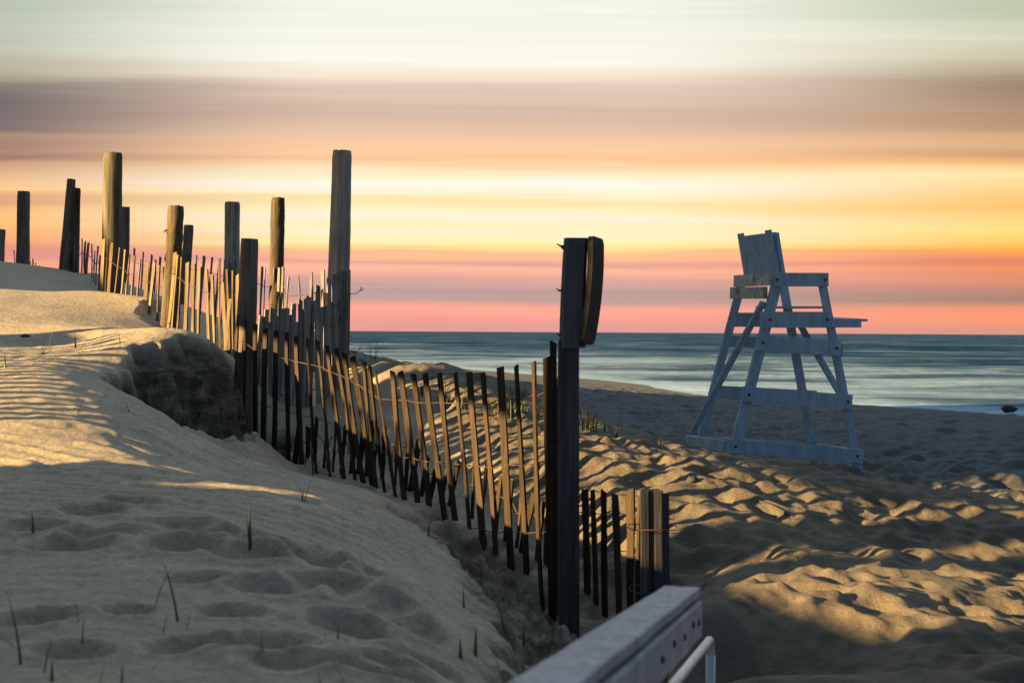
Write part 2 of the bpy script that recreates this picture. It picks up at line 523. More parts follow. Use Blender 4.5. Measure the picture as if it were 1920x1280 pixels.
# soft undulation and the wind ripples of the dune
dune = sst(0.1, -0.5, GX - (0.35 - 0.33 * (GY - 7)))          # 1 on the seaward-left dune
HZ += 0.011 * fbm(GX * 1.3, GY * 1.3, 3, 3) * sst(30, 12, GY)
warp = 0.35 * vnoise(GX * 0.8, GY * 0.8, 40) + 0.10 * vnoise(GX * 2.6, GY * 2.6, 41)
ph = (GY * 0.96 + GX * 0.10 + warp) * (2 * math.pi / 0.21)
rip = (np.abs(np.sin(ph / 2)) ** 0.8)
rmask = sst(5.2, 6.4, GY) * sst(9.4, 8.6, GY) * sst(-2.75, -2.2, GX + 0.12 * (GY - 8)) * sst(0.2, -0.6, GX + 0.3 * (GY - 7.5)) * (0.55 + 0.45 * vnoise(GX * 1.1, GY * 1.1, 44))
HZ += -0.020 * rip * rmask

ph2 = (GY + 0.22 * GX + 0.05 * vnoise(GX * 3, GY * 3, 46) + 0.16 * vnoise(GX * 1.1, GY * 1.1, 47)) * (2 * math.pi / 0.105)
HZ += 0.0042 * np.sin(ph2) * sst(9.2, 8.2, GY) * sst(0.4, -0.2, GX - (0.3 - 0.33 * (GY - 7))) * np.clip(0.5 + 0.9 * vnoise(GX * 0.9, GY * 0.9, 48), 0, 1)

# the blown-out hollow by the post, the slip beside the pale fence, the broken scarp above the ramp
H1 = sdf_poly([pxy(*a) for a in [(203, 714, 8.5), (240, 690, 8.8), (256, 655, 9.05), (362, 642, 9.4), (452, 688, 10.0), (540, 775, 10.3), (575, 880, 9.5), (480, 856, 9.15), (425, 838, 8.85), (370, 820, 8.7), (300, 770, 8.45), (235, 742, 8.35)]])
H1 = H1 + 0.06 * fbm(GX * 6, GY * 6, 60, 4) + 0.025 * vnoise(GX * 20, GY * 20, 66)
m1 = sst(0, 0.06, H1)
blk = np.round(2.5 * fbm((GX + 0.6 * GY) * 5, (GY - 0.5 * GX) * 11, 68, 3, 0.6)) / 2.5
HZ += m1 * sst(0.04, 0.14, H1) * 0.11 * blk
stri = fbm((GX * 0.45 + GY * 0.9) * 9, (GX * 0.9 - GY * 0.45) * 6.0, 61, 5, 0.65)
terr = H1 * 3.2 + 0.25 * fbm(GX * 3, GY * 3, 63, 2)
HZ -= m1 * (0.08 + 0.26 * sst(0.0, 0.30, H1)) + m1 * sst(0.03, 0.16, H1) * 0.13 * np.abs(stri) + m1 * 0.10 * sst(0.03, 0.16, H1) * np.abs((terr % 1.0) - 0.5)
H2 = sdf_poly([pxy(*a) for a in [(258, 580, 12.0), (275, 560, 12.4), (318, 560, 12.6), (325, 622, 11.5), (268, 606, 11.6)]])
H2 = H2 + 0.03 * fbm(GX * 7, GY * 7, 64, 3)
HZ -= sst(0, 0.08, H2) * (0.09 + 0.03 * np.abs(fbm(GX * 4, GY * 14, 65, 3)))
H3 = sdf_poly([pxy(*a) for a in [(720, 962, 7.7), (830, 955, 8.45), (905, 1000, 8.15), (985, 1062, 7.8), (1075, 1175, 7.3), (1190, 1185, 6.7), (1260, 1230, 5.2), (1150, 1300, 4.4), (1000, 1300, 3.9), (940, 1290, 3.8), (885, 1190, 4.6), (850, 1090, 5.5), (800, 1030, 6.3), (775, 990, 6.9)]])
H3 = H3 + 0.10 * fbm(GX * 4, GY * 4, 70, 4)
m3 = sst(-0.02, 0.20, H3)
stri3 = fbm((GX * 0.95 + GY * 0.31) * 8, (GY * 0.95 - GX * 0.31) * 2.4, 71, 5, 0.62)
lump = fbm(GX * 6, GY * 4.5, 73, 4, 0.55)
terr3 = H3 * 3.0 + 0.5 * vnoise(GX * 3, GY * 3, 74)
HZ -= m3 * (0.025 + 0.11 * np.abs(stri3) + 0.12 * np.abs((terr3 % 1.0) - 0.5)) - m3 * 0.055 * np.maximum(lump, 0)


MOIST_SHADE = np.clip(np.maximum(m1 * (1.0 - 0.25 * np.abs(stri)), m3 * (0.85 - 0.6 * np.abs(stri3))), 0, 1)  # moist sand plus painted shade on the hollow and scarp faces
HZ += (0.0035 * fbm(GX * 11, GY * 16, 120, 3) + 0.0016 * vnoise(GX * 45, GY * 45, 124)) * sst(13, 9, GY)


def hz(x, y):
    i = min(max(np.searchsorted(gx, x) - 1, 0), NX - 2)
    j = min(max(np.searchsorted(gy, y) - 1, 0), NY - 2)
    u = (x - gx[i]) / (gx[i + 1] - gx[i])
    v = (y - gy[j]) / (gy[j + 1] - gy[j])
    return float((HZ[j, i] * (1 - u) + HZ[j, i + 1] * u) * (1 - v) + (HZ[j + 1, i] * (1 - u) + HZ[j + 1, i + 1] * u) * v)


def stamp(x, y, rx, ry, ang, depth, rim=0.35):
    R = max(rx, ry) * 2.2
    i0, i1 = np.searchsorted(gx, [x - R, x + R])
    j0, j1 = np.searchsorted(gy, [y - R, y + R])
    if i1 - i0 < 3 or j1 - j0 < 3:
        return
    sx_, sy_ = GX[j0:j1, i0:i1] - x, GY[j0:j1, i0:i1] - y
    ca, sa = math.cos(ang), math.sin(ang)
    a, b_ = (sx_ * ca + sy_ * sa) / rx, (-sx_ * sa + sy_ * ca) / ry
    r2 = a * a + b_ * b_
    HZ[j0:j1, i0:i1] += depth * (-np.exp(-r2 ** 1.5) + rim * np.exp(-((np.sqrt(r2) - 1.35) / 0.35) ** 2))


# trampled beach right of the fence: wind-sharpened ridges and hundreds of old footprints blown soft
rb = sst(-0.15, 0.35, GX - (0.42 - 0.40 * (GY - 7)) - 0.25 * np.maximum(7 - GY, 0) * 0.2) * sst(13.5, 11.0, GY) * sst(0.5, 2.5, GY)
la, lc = 0.45 * GX - 0.90 * GY, 0.90 * GX + 0.45 * GY
rg = 0
for k, (wl, am) in enumerate(((0.70, 0.012), (0.36, 0.017), (0.19, 0.018), (0.10, 0.010))):
    q = vnoise(lc / wl + 0.5 * vnoise(GX * 1.7, GY * 1.7, 80 + k), la / (wl * 2.1), 84 + k)
    rg = rg + am * ((1 - np.abs(q)) ** 1.6 - 0.5)
HZ += rb * rg
for k in range(6000):
    y = 3.2 + 9.5 * rng.random()
    x = -2.2 + 9.5 * rng.random()
    if x < 0.50 - 0.36 * (y - 7) or (y < 7 and x < 0.55):
        continue
    sz = rng.uniform(0.045, 0.085) if k % 4 else rng.uniform(0.09, 0.14)
    stamp(x, y, sz * rng.uniform(1.0, 1.7), sz * rng.uniform(.7, 1.0), rng.uniform(0, 3.2), sz * rng.uniform(0.10, 0.26), 0.25)
HZ += 0.06 * fbm(GX * 2.2, GY * 2.2, 95, 5, 0.62) * sst(12.0, 14.0, GY) * sst(60, 20, GY) * sst(-0.5, 0.6, GX + 0.12 * GY)
for k in range(5000):
    y = 12 + 50 * rng.random() ** 1.6
    x = -6 + (0.42 * y + 8) * rng.random()
    if hz(x, y) < -0.75 or x < -0.1 * y - 0.4 and y < 22:
        continue
    sz = rng.uniform(0.12, 0.30)
    stamp(x, y, sz * rng.uniform(1.0, 1.8), sz, rng.uniform(0, 3.2), sz * rng.uniform(0.10, 0.22), 0.25)
# fresh footprints on the near dune
for px, py, d, s_ in [(250, 942, 5.6, .9), (175, 958, 5.4, 1), (330, 975, 5.2, 1.1), (385, 997, 5.1, 1.2), (190, 990, 5.0, .9), (60, 985, 5.1, 1.0), (350, 1030, 4.8, 1.2), (130, 1015, 4.8, 1.1),
                      (500, 1035, 5.0, 1.1), (560, 1045, 5.0, 1.2), (620, 1052, 4.9, 1.4), (470, 1070, 4.7, 1.1), (570, 1080, 4.7, 1.1), (690, 1040, 5.0, 1.0), (650, 1085, 4.6, 1.0),
                      (520, 1130, 4.2, 1.0), (610, 1118, 4.3, 1.1), (720, 1085, 4.7, 1.1), (700, 1125, 4.2, 1.0), (370, 1097, 4.3, .8), (60, 1170, 3.8, .9), (240, 1158, 3.9, .6),
                      (500, 1215, 3.6, 1.0), (730, 1222, 3.6, .9), (650, 1175, 3.9, .9), (560, 1255, 3.4, 1.0), (700, 1255, 3.4, 1.1), (350, 1225, 3.55, .8), (140, 1235, 3.5, .8), (770, 1150, 4.1, .9), (800, 1200, 3.8, .8), (430, 1170, 3.9, .7)]:
    p = at(px, py, d)
    stamp(p.x, p.y, .12 * s_, .085 * s_, random.uniform(-0.5, 0.7), 0.060 * s_, 0.30)

me = bpy.data.meshes.new('sand')
me.vertices.add(NX * NY)
me.vertices.foreach_set('co', np.stack([GX.ravel(), GY.ravel(), HZ.ravel()], 1).astype(np.float32).ravel())
idx = np.arange(NX * NY).reshape(NY, NX)
quads = np.stack([idx[:-1, :-1], idx[:-1, 1:], idx[1:, 1:], idx[1:, :-1]], -1).reshape(-1, 4)
me.loops.add(quads.size)
me.loops.foreach_set('vertex_index', quads.ravel().astype(np.int32))
me.polygons.add(len(quads))
me.polygons.foreach_set('loop_start', np.arange(0, quads.size, 4, dtype=np.int32))
me.polygons.foreach_set('use_smooth', np.ones(len(quads), bool))
me.update(calc_edges=True)
at_m = me.attributes.new('moist_shade', 'FLOAT', 'POINT')
at_m.data.foreach_set('value', MOIST_SHADE.ravel().astype(np.float32))
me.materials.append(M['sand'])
sand = link(bpy.data.objects.new('sand', me))
tag(sand, 'rippled and trampled sand of the dune and the beach', 'sand', kind='structure')

# ------------------------------------------------------------------ sea
wx = np.concatenate([-np.geomspace(22000, 60, 40), np.linspace(-56, 80, 240), np.geomspace(84, 22000, 40)])
wy = np.concatenate([np.linspace(6, 34, 20), np.arange(34.4, 150, 0.4), np.geomspace(150.6, 24000, 260)])
WX, WY = np.meshgrid(wx, wy)
ss = 0.936 * WX + 0.348 * WY
ph1 = (0.25 * WX + 0.97 * WY)
amp = 0.10 * sst(30, 45, ss) + 0.012
WZ = -0.80 + amp * (np.sin(ph1 * 2 * math.pi / 7.5 + 2.0 * vnoise(WX * .06, WY * .06, 90)) * (0.5 + 0.5 * vnoise(WX * .05, WY * .2, 91)) + 0.7 * vnoise(WX * .12, WY * .55, 92)) * np.clip(1 - (WY - 400) / 1500, 0, 1)
me = bpy.data.meshes.new('water')
idx = np.arange(WX.size).reshape(WX.shape)
quads = np.stack([idx[:-1, :-1], idx[:-1, 1:], idx[1:, 1:], idx[1:, :-1]], -1).reshape(-1, 4)
me.from_pydata(np.stack([WX.ravel(), WY.ravel(), WZ.ravel()], 1).tolist(), [], quads.tolist())
me.polygons.foreach_set('use_smooth', [True] * len(me.polygons))
me.materials.append(M['water'])
water = link(bpy.data.objects.new('water', me))
tag(water, 'teal sea with pale streaks of foam', 'sea', kind='structure')


# ------------------------------------------------------------------ posts
def post(label, top, bot, d, w_top, w_bot, mat, bark=0.0, d_bot=None, stub=None, seed=0, name='fence_post', group='round posts of the dune fences', square=False):
    d_bot = d_bot or d
    p1, p0 = at(top[0], top[1], d), at(bot[0], bot[1], d_bot)
    ax = (p0 - p1).normalized()
    g = hz(p0.x, p0.y)
    p0 = p0 + ax * max(0.0, (p0.z - g) / max(-ax.z, .3)) + ax * 0.30
    r1, r0 = w_top * d / FPX / 2, w_bot * d_bot / FPX / 2
    n = 46
    rs = random.Random(seed)
    ph = [rs.uniform(0, 6.28) for _ in range(8)]
    bend = Vector((rs.uniform(-1, 1), rs.uniform(-1, 1), 0)) * 0.008

    def jit(an, t):
        v = 1 + 0.010 * math.sin(2 * an + ph[0] + 2 * t) + 0.012 * math.sin(3 * an + ph[1] - 5 * t) + 0.012 * math.sin(17 * t + ph[2])
        v -= 0.05 * math.exp(-((math.sin((an - ph[3] - 0.4 * t) / 2)) / 0.04) ** 2)
        if bark:
            v += bark * (0.5 * math.sin(9 * an + ph[4] + 9 * math.sin(7 * t + ph[5])) * math.sin(31 * t + 3 * an) + rs.uniform(-0.6, 0.6))
        else:
            v += rs.uniform(-0.012, 0.012)
        return v
    pts, rad = [], []
    for i in range(n):
        t = i / (n - 1)
        pts.append(p0.lerp(p1, t) + bend * math.sin(math.pi * t * 1.3 + ph[6]))
        rad.append(r0 + (r1 - r0) * t)
    rad[-1] *= 0.94
    pts[-1] = pts[-2].lerp(pts[-1], 1.0)
    bm = bmesh.new()
    rings = tube(bm, pts, rad, 4 if square else 28, True, None if square else jit)
    for v in rings[-1]:
        v.co.z += rs.uniform(-0.003, 0.003)
    base = Vector((p0.x, p0.y, g))
    root = mesh_obj(name, bm, mat, None, True, base)
    tag(root, label, 'post', group)
    if stub:
        for (sx0, sy0, sx1, sy1) in stub:
            b2 = bmesh.new()
            a, e = at(sx0, sy0, d), at(sx1, sy1, d - 0.05)
            tube(b2, [a, a.lerp(e, .5) + Vector((0, 0, .008)), e], [0.012, 0.008, 0.003], 6)
            mesh_obj('splinter', b2, mat, root, True, a)
    return root


post('stout smooth post leading the fence, olive grey, tallest at the left', (214, 287), (208, 565), 13.3, 34, 40, M['post_grey'], seed=1)
post('dark bark covered post with a snapped twig, beside the pale slats on the dune crest', (330, 386), (316, 632), 11.7, 29, 33, M['bark'], 0.07, stub=[(318, 430, 306, 436), (312, 470, 308, 490)], seed=2)
post('short dark post standing in front of the eroded sand hollow', (467, 448), (457, 835), 10.1, 33, 44, M['post_dark'], seed=3)
post('tallest smooth grey post, cracked down its length, nearest the open sea', (642, 283), (628, 690), 11.2, 36, 46, M['post_light'], seed=4)
post('bark covered post in the back row, just left of the tallest grey post', (523, 371), (514, 640), 13.4, 25, 29, M['bark'], 0.06, seed=5)
post('smooth light grey post with flat top rising behind the short dark post', (436, 379), (434, 600), 15.2, 28, 28, M['post_light'], seed=6)
post('thin leaning back row post peeping out right of the bark covered post', (353, 422), (344, 600), 17.3, 18, 19, M['post_dark'], seed=7)
post('slim dark post half hidden behind the stout olive post', (236, 388), (231, 560), 19.5, 16, 19, M['post_dark'], seed=8)
post('dark leaning post, taller of the crossed pair with a ragged top', (134, 336), (120, 512), 17.2, 16, 22, M['post_dark'], 0.02, seed=9)
post('rough post, shorter of the crossed pair on the dune top', (143, 353), (138, 512), 16.6, 16, 21, M['bark'], 0.05, seed=10)
post('dark smooth post standing alone on the far dune skyline', (45, 359), (43, 508), 19.5, 23, 25, M['post_dark'], seed=11)
post('low dark post cut off by the left edge of the photo', (2, 430), (-1, 508), 21.5, 17, 18, M['post_dark'], seed=12)


UPV = Vector((0, 0, 1))
# ------------------------------------------------------------------ slat fences
def slat_bm(p_top, p_bot, face, rs, w=0.038, th=0.011, bend=0.012):
    """one split lath: five rings, gently bowed, ends cut rough"""
    bm = bmesh.new()
    ax = (p_top - p_bot)
    L = ax.length
    ax.normalize()
    wd = (face - ax * face.dot(ax)).normalized()
    td = ax.cross(wd)
    b1, b2 = rs.uniform(-bend, bend), rs.uniform(-bend, bend)
    rings = []
    n = 7
    for i in range(n):
        t = i / (n - 1)
        c = p_bot + ax * L * t + wd * (b1 * math.sin(math.pi * t) + 0.4 * b2 * math.sin(2 * math.pi * t)) + td * (b2 * math.sin(math.pi * t))
        ww = w * (1 + rs.uniform(-.07, .07)) / 2
        tt = th * (1 + rs.uniform(-.12, .12)) / 2
        tw = 0.10 * rs.uniform(-1, 1) + 0.25 * b1 / bend * (t - .5)
        wv, tv = wd * math.cos(tw) + td * math.sin(tw), td * math.cos(tw) - wd * math.sin(tw)
        ring = [c - wv * ww - tv * tt, c + wv * ww - tv * tt, c + wv * ww + tv * tt, c - wv * ww + tv * tt]
        if i == n - 1:
            sl = rs.uniform(-.010, .010)
            ring = [q + ax * (sl * (1 if k in (1, 2) else -1)) for k, q in enumerate(ring)]
        rings.append([bm.verts.new(q) for q in ring])
    for i in range(n - 1):
        for k in range(4):
            k2 = (k + 1) % 4
            bm.faces.new([rings[i][k], rings[i][k2], rings[i + 1][k2], rings[i + 1][k]])
    bm.faces.new(rings[0][::-1])
    bm.faces.new(rings[-1])
    return bm


def fence(label, slats, dfun, mat, seed, wires=(0.25, 0.55, 0.85), width=0.038, extra=0.18, twist=0.35, tails=None, ext_to_ground=True, wire_r=0.0030, dback=0.0):
    """slats: (top px, top py, bottom px, bottom py[, width factor])"""
    rs = random.Random(seed)
    tops = [at(s_[0], s_[1], dfun(s_[0])) for s_ in slats]
    bots = []
    for s_, tp in zip(slats, tops):
        bp = at(s_[2], s_[3], dfun(s_[2]) + dback)
        ax = (bp - tp).normalized()
        if ext_to_ground:
            g = hz(bp.x, bp.y)
            k = (bp.z - g) / max(-ax.z, 0.5)
            bp = bp + ax * (max(k, -0.1) + extra)
            if (bp - tp).length > 1.34:
                bp = tp + ax * 1.34
        bots.append(bp)
    along = (tops[-1] - tops[0])
    along.z = 0
    along.normalize()
    nrm = Vector((0, 0, 1)).cross(along)
    base = (bots[0] + bots[-1]) / 2
    base.z = hz(base.x, base.y)
    root = thing('slat_fence', base, label, 'fence', 'slatted sand fences on the dune')
    for s_, a, b_ in zip(slats, tops, bots):
        ang = rs.uniform(-twist, twist)
        face = along * math.cos(ang) + nrm * math.sin(ang)
        wf = s_[4] if len(s_) > 4 else 1.0
        mm = s_[5] if len(s_) > 5 else mat
        org = b_
        mesh_obj('slat', slat_bm(a, b_, face, rs, width * wf), mm, root, False, org)
    order = sorted(range(len(slats)), key=lambda i: tops[i].dot(along))
    for f in wires:
        pts = []
        for j, i in enumerate(order):
            H_ = 1.18
            ax = (bots[i] - tops[i]).normalized()
            c = tops[i] + ax * (H_ * (1 - f))
            s2 = 1 if j % 2 else -1
            pts.append(c - along * 0.022 + nrm * 0.002 * s2)
            pts.append(c + nrm * (0.009 * s2))
            pts.append(c + along * 0.022 + nrm * 0.002 * s2)
        if tails:
            tl = tails(pts[-1], along, f)
            pts = pts + tl
        b2 = bmesh.new()
        tube(b2, pts, wire_r, 5)
        mesh_obj('wire', b2, M['wire'], root, True, pts[0])
    return root


def lin(*kn):
    xs, ys = [k[0] for k in kn], [k[1] for k in kn]
    return lambda x: float(np.interp(x, xs, ys))


A1 = [(446, 590, 434, 834), (460, 597, 457, 834), (479, 607, 477, 841), (498, 616, 493, 851), (518, 619, 512, 855), (537, 624, 541, 875), (555, 629, 567, 886, 1.15), (576, 633, 594, 892, 1.1), (595, 637, 618, 898), (613, 647, 644, 901), (630, 653, 665, 903),
      (645, 661, 684, 912), (661, 669, 698, 915), (682, 679, 706, 914), (692, 687, 722, 922), (704, 696, 741, 930), (736, 696, 760, 938, 1.15), (751, 696, 782, 947), (775, 700, 803, 951), (797, 700, 831, 952),
      (824, 699, 853, 961, 1.15), (854, 699, 878, 977), (880, 697, 902, 988, 1.2), (905, 698, 926, 1008, 1.2), (938, 688, 957, 1030, 1.1), (968, 685, 985, 1040), (1001, 678, 1015, 1078, 1.1), (1025, 670, 1034, 1080, 1.1), (1037, 640, 1040, 1110, .8), (1052, 655, 1050, 1130)]
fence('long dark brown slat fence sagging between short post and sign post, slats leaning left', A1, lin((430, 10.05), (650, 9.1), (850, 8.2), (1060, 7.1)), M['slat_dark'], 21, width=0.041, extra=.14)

E1 = [(562, 788, 556, 890), (578, 800, 572, 893), (594, 782, 590, 897), (612, 795, 603, 899), (630, 786, 622, 902), (648, 800, 640, 905), (664, 792, 652, 907), (682, 806, 668, 910), (700, 790, 692, 900), (710, 806, 697, 915), (721, 801, 715, 905), (744, 798, 740, 915), (766, 804, 760, 934), (786, 825, 768, 940), (802, 855, 788, 949), (822, 853, 805, 949), (842, 864, 824, 949), (861, 864, 839, 954), (889, 870, 884, 975), (914, 859, 899, 979), (940, 892, 929, 1005), (958, 900, 950, 1015), (979, 924, 966, 1024), (1002, 924, 985, 1024), (1019, 940, 1009, 1042), (1032, 926, 1026, 1076),
      (1097, 917, 1101, 1155), (1111, 918, 1117, 1175), (1132, 920, 1135, 1162, 1.05), (1153, 926, 1161, 1152, 1.15), (1176, 929, 1180, 1140, .7), (1184, 916, 1187, 1139), (1199, 934, 1201, 1126, .7)]
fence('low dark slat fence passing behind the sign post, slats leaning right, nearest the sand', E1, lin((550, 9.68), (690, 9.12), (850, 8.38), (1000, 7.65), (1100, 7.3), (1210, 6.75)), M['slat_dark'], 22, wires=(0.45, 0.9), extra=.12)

A2 = [(329, 473, 311, 628, .9), (334, 478, 322, 629), (341, 482, 331, 631), (352, 492, 347, 638), (364, 494, 360, 645), (375, 500, 374, 650, 1.1), (387, 505, 391, 656), (398, 515, 404, 662), (412, 486, 415, 668, 1.15), (418, 530, 424, 672), (426, 505, 430, 680), (437, 508, 441, 690), (432, 560, 422, 682, .9), (446, 515, 447, 700)]
fence('pale yellowish slat fence, close spaced, descending from the bark post to the short post', A2, lin((305, 11.65), (450, 10.4)), M['slat_pale'], 23, wires=(0.2, 0.5, 0.85), extra=.15)

A3 = [(195, 448, 190, 563, 1.2), (204, 449, 198, 563, 1.1, M['slat_dark']), (211, 455, 204, 563), (225, 464, 213, 562), (235, 468, 226, 560, 1.2), (244, 477, 238, 560, 1.15), (253, 479, 245, 558), (264, 486, 259, 557), (276, 490, 273, 556, 1.1), (290, 493, 284, 556), (299, 497, 297, 556), (306, 500, 305, 560)]
fence('pale slat fence on the lit crest between the stout olive post and bark post', A3, lin((185, 13.2), (310, 12.0)), M['slat_pale'], 24, wires=(0.45, 0.85), extra=.25)

A4 = [(119, 449, 112, 509), (124, 455, 117, 510), (130, 441, 123, 510), (141, 445, 139, 510), (148, 458, 147, 510), (154, 449, 152, 510), (160, 453, 159, 511), (166, 455, 164, 511), (172, 457, 171, 512), (178, 470, 177, 513), (184, 462, 182, 514), (188, 479, 187, 516)]
fence('dark slats clustered round the crossed pair of posts on the dune top', A4, lin((110, 17.0), (190, 14.6)), M['slat_grey'], 25, wires=(0.6, 0.88), width=0.042)

A5 = [(26, 469, 27, 503), (31, 470, 32, 504), (36, 474, 36, 504), (57, 490, 57, 505), (62, 486, 61, 506), (67, 493, 67, 507), (74, 498, 74, 508), (81, 501, 81, 509)]
fence('nearly buried row of slat tips at the far left skyline post', A5, lin((20, 19.4), (36, 19.8), (57, 23), (82, 27)), M['slat_dark'], 26, wires=(0.9,))

B1 = [(252, 465, 246, 575), (269, 472, 262, 575), (285, 478, 277, 578), (292, 487, 286, 580, .8), (301, 482, 292, 580), (318, 484, 310, 590), (340, 478, 331, 600), (355, 475, 345, 610, 1.1), (369, 478, 360, 620, 1.1), (383, 480, 372, 625), (398, 482, 388, 630, 1.1), (412, 486, 402, 635), (421, 487, 412, 640), (431, 492, 424, 645), (441, 490, 436, 650), (452, 495, 447, 655), (478, 497, 473, 670), (492, 500, 485, 680), (497, 503, 492, 680), (514, 502, 508, 690, 1.0), (524, 502, 518, 690), (531, 500, 524, 690),
      (541, 519, 533, 690, 1.05), (560, 516, 565, 690, 1.1), (583, 512, 588, 690, 1.1), (605, 507, 607, 690, 1.1)]
fence('back row slat fence with dark square tops against the pink sky', B1, lin((245, 18.6), (345, 17.0), (435, 15.0), (520, 13.2), (640, 11.4)), M['slat_grey'], 27, wires=(0.3, 0.85))


def curl(p, along, f):
    r = random.Random(int(f * 100))
    out = []
    q = p.copy()
    for i in range(1, 9):
        q = q + along * 0.013 + Vector((0, 0, 0.006 * math.cos(i) + 0.004))
        out.append(q.copy())
    c = q.copy()
    for i in range(1, 9):
        out.append(c + along * (0.012 * math.sin(i)) + Vector((0, 0.006 * math.sin(2 * i), 0.012 * (1 - math.cos(i)))))
    return out


C1 = [(506, 604, 492, 770), (522, 592, 514, 780), (538, 577, 528, 770), (557, 603, 552, 780, .9), (568, 580, 572, 770, .8), (591, 562, 596, 760, .9), (609, 548, 612, 750, .8), (622, 566, 628, 750, .9), (640, 560, 640, 740, .8), (490, 592, 480, 720), (500, 580, 487, 720), (513, 578, 506, 760), (531, 578, 520, 760), (545, 590, 540, 740, .8), (551, 569, 545, 740), (563, 562, 562, 740), (573, 559, 570, 740, .7), (579, 556, 580, 740), (587, 570, 584, 740, .6), (596, 535, 598, 730), (604, 575, 606, 730, .7), (617, 521, 616, 720), (627, 514, 630, 710), (632, 530, 634, 710, .7), (636, 511, 640, 705), (645, 509, 643, 700), (653, 506, 648, 695)]
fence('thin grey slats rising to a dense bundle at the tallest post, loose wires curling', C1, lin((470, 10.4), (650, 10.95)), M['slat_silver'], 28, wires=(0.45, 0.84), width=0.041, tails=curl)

# the fence just beyond the left of the frame that rakes its shadow over the dune
rs_ = random.Random(5)
root = thing('slat_fence', Vector((-6.0, 6.7, 1.25)), 'weathered slat fence beyond the left edge, raking its striped shadow over the dune', 'fence', 'slatted sand fences on the dune')
for k in range(22):
    y = 5.60 + k * 0.112
    x = -6.0 + 0.05 * math.sin(k * .5)
    zg = hz(x, y)
    a = Vector((x + rs_.uniform(-.01, .01), y + rs_.uniform(-.01, .01), 2.34 + 0.03 * (y - 5) + rs_.uniform(-.03, .03)))
    mesh_obj('slat', slat_bm(a, Vector((x, y, zg - .2)), Vector((0.1, 1, 0)), rs_, 0.050), M['slat_grey'], root, False, Vector((x, y, zg)))

# made-up plank screen out of view, added to shade the fence tops and near post
root = thing('shade_screen', Vector((-7.4, 5.4, 1.2)), 'added plank screen on stilts, unseen at left, placed to shade the fence tops', 'shade_screen')
bm = bmesh.new()
for k in range(8):
    box(bm, Vector((-7.0, 4.45, 2.99 + k * .205)), Vector((-7.0, 8.12, 2.99 + k * .205)), UPV, 0.200, 0.03)
mesh_obj('shade_planks', bm, M['slat_grey'], root, False, Vector((-7.0, 5.3, 2.4)))
bm = bmesh.new()
box(bm, Vector((-7.0, 2.8, 4.64)), Vector((-7.0, 8.95, 4.64)), Vector((1, 0, 0)), 0.7, 0.10)
box(bm, Vector((-7.0, 8.16, 3.96)), Vector((-7.0, 8.95, 3.96)), UPV, 1.22, 0.04)
mesh_obj('shade_top', bm, M['slat_grey'], root, False, Vector((-8.2, 5.3, 3.95)))
for sx0, sy0, wd_ in ((-7.12, 3.38, .17), (-7.12, 3.95, .48), (-7.08, 8.0, .12)):  # uprights placed and widened to shade the sign post and end post
    if True:
        bm = bmesh.new()
        box(bm, Vector((sx0, sy0, hz(sx0, sy0) - .4)), Vector((sx0, sy0, 4.58)), Vector((1, 0, 0)), 0.10, wd_)
        mesh_obj('shade_stilt', bm, M['slat_grey'], root, False, Vector((sx0, sy0, 1)))

# short square post with laths bundled to it, ending the low fence
p1, p0 = at(1222, 918, 6.65), at(1226, 1150, 6.65)
root = thing('end_post', Vector((p0.x, p0.y, hz(p0.x, p0.y))), 'short dark square post bundled with boards behind the handrail end', 'post')
bm = bmesh.new()
box(bm, p0 + Vector((0, 0, -.3)), p1, (1, 0.15, 0), 0.088, 0.088, 0.006)
mesh_obj('timber', bm, M['near_post'], root, False, p0)
for (tx, ty, bx_, by_, w, off) in ((1247, 924, 1249, 1150, .036, .03), (1208, 920, 1211, 1150, .038, -.09), (1233, 919, 1236, 1150, .036, -.075)):
    a, b_ = at(tx, ty, 6.65 + off), at(bx_, by_, 6.65 + off)
    bm = bmesh.new()
    box(bm, b_ + Vector((0, 0, -.2)), a, (1, 0.2, 0), w, 0.018, 0.003)
    mesh_obj('slat', bm, M['near_post'], root, False, b_)
for f in (0.30, 0.80):
    c = p1.lerp(p0, f)
    bm = bmesh.new()
    tube(bm, [c + Vector((math.cos(a) * .115, math.sin(a) * .125, .004 * math.sin(3 * a))) for a in np.linspace(0, 6.28, 17)], 0.0028, 5)
    mesh_obj('wire', bm, M['wire'], root, True, c)

# ------------------------------------------------------------------ the near post carrying a sign seen edge-on
D = 7.0
p1, p0 = at(1066, 636, D), at(1068, 1185, D)
g = hz(p0.x, p0.y)
root = thing('sign_post', Vector((p0.x, p0.y, g)), 'nearest dark timber post, thick, with a slanted violet grey upper piece', 'post')
bm = bmesh.new()
box(bm, p0 + Vector((0, 0, -.4)), p1, (1, 0.0, 0), 0.100, 0.10, 0.010)
mesh_obj('lower_post', bm, M['near_post'], root, False, p0)
a, b_ = at(1082, 642, D + .02), at(1082, 1175, D + .02)
bm = bmesh.new()
box(bm, b_ + Vector((0, 0, -.2)), a, (1, 0, 0), 0.018, 0.085, 0.003)
mesh_obj('edge_board', bm, M['rail_wood'], root, False, b_)
bm = bmesh.new()
pts = [at(x, y, D - .01) for x, y in ((1073, 652), (1073.5, 600), (1075, 550), (1077, 500), (1080, 447))]
wv = Vector((1, 0.05, 0))
rings = []
for i, p in enumerate(pts):
    hw = [48, 47, 46, 45, 44][i] / 2 * D / FPX
    rings.append([bm.verts.new(p + Vector((sx_ * hw * (1 - .25 * (abs(sy_) > .9) * 0), sy_ * 0.055, 0))) for sx_, sy_ in ((-1, -.5), (-.75, -1), (.75, -1), (1, -.5), (1, .9), (-1, .9))])
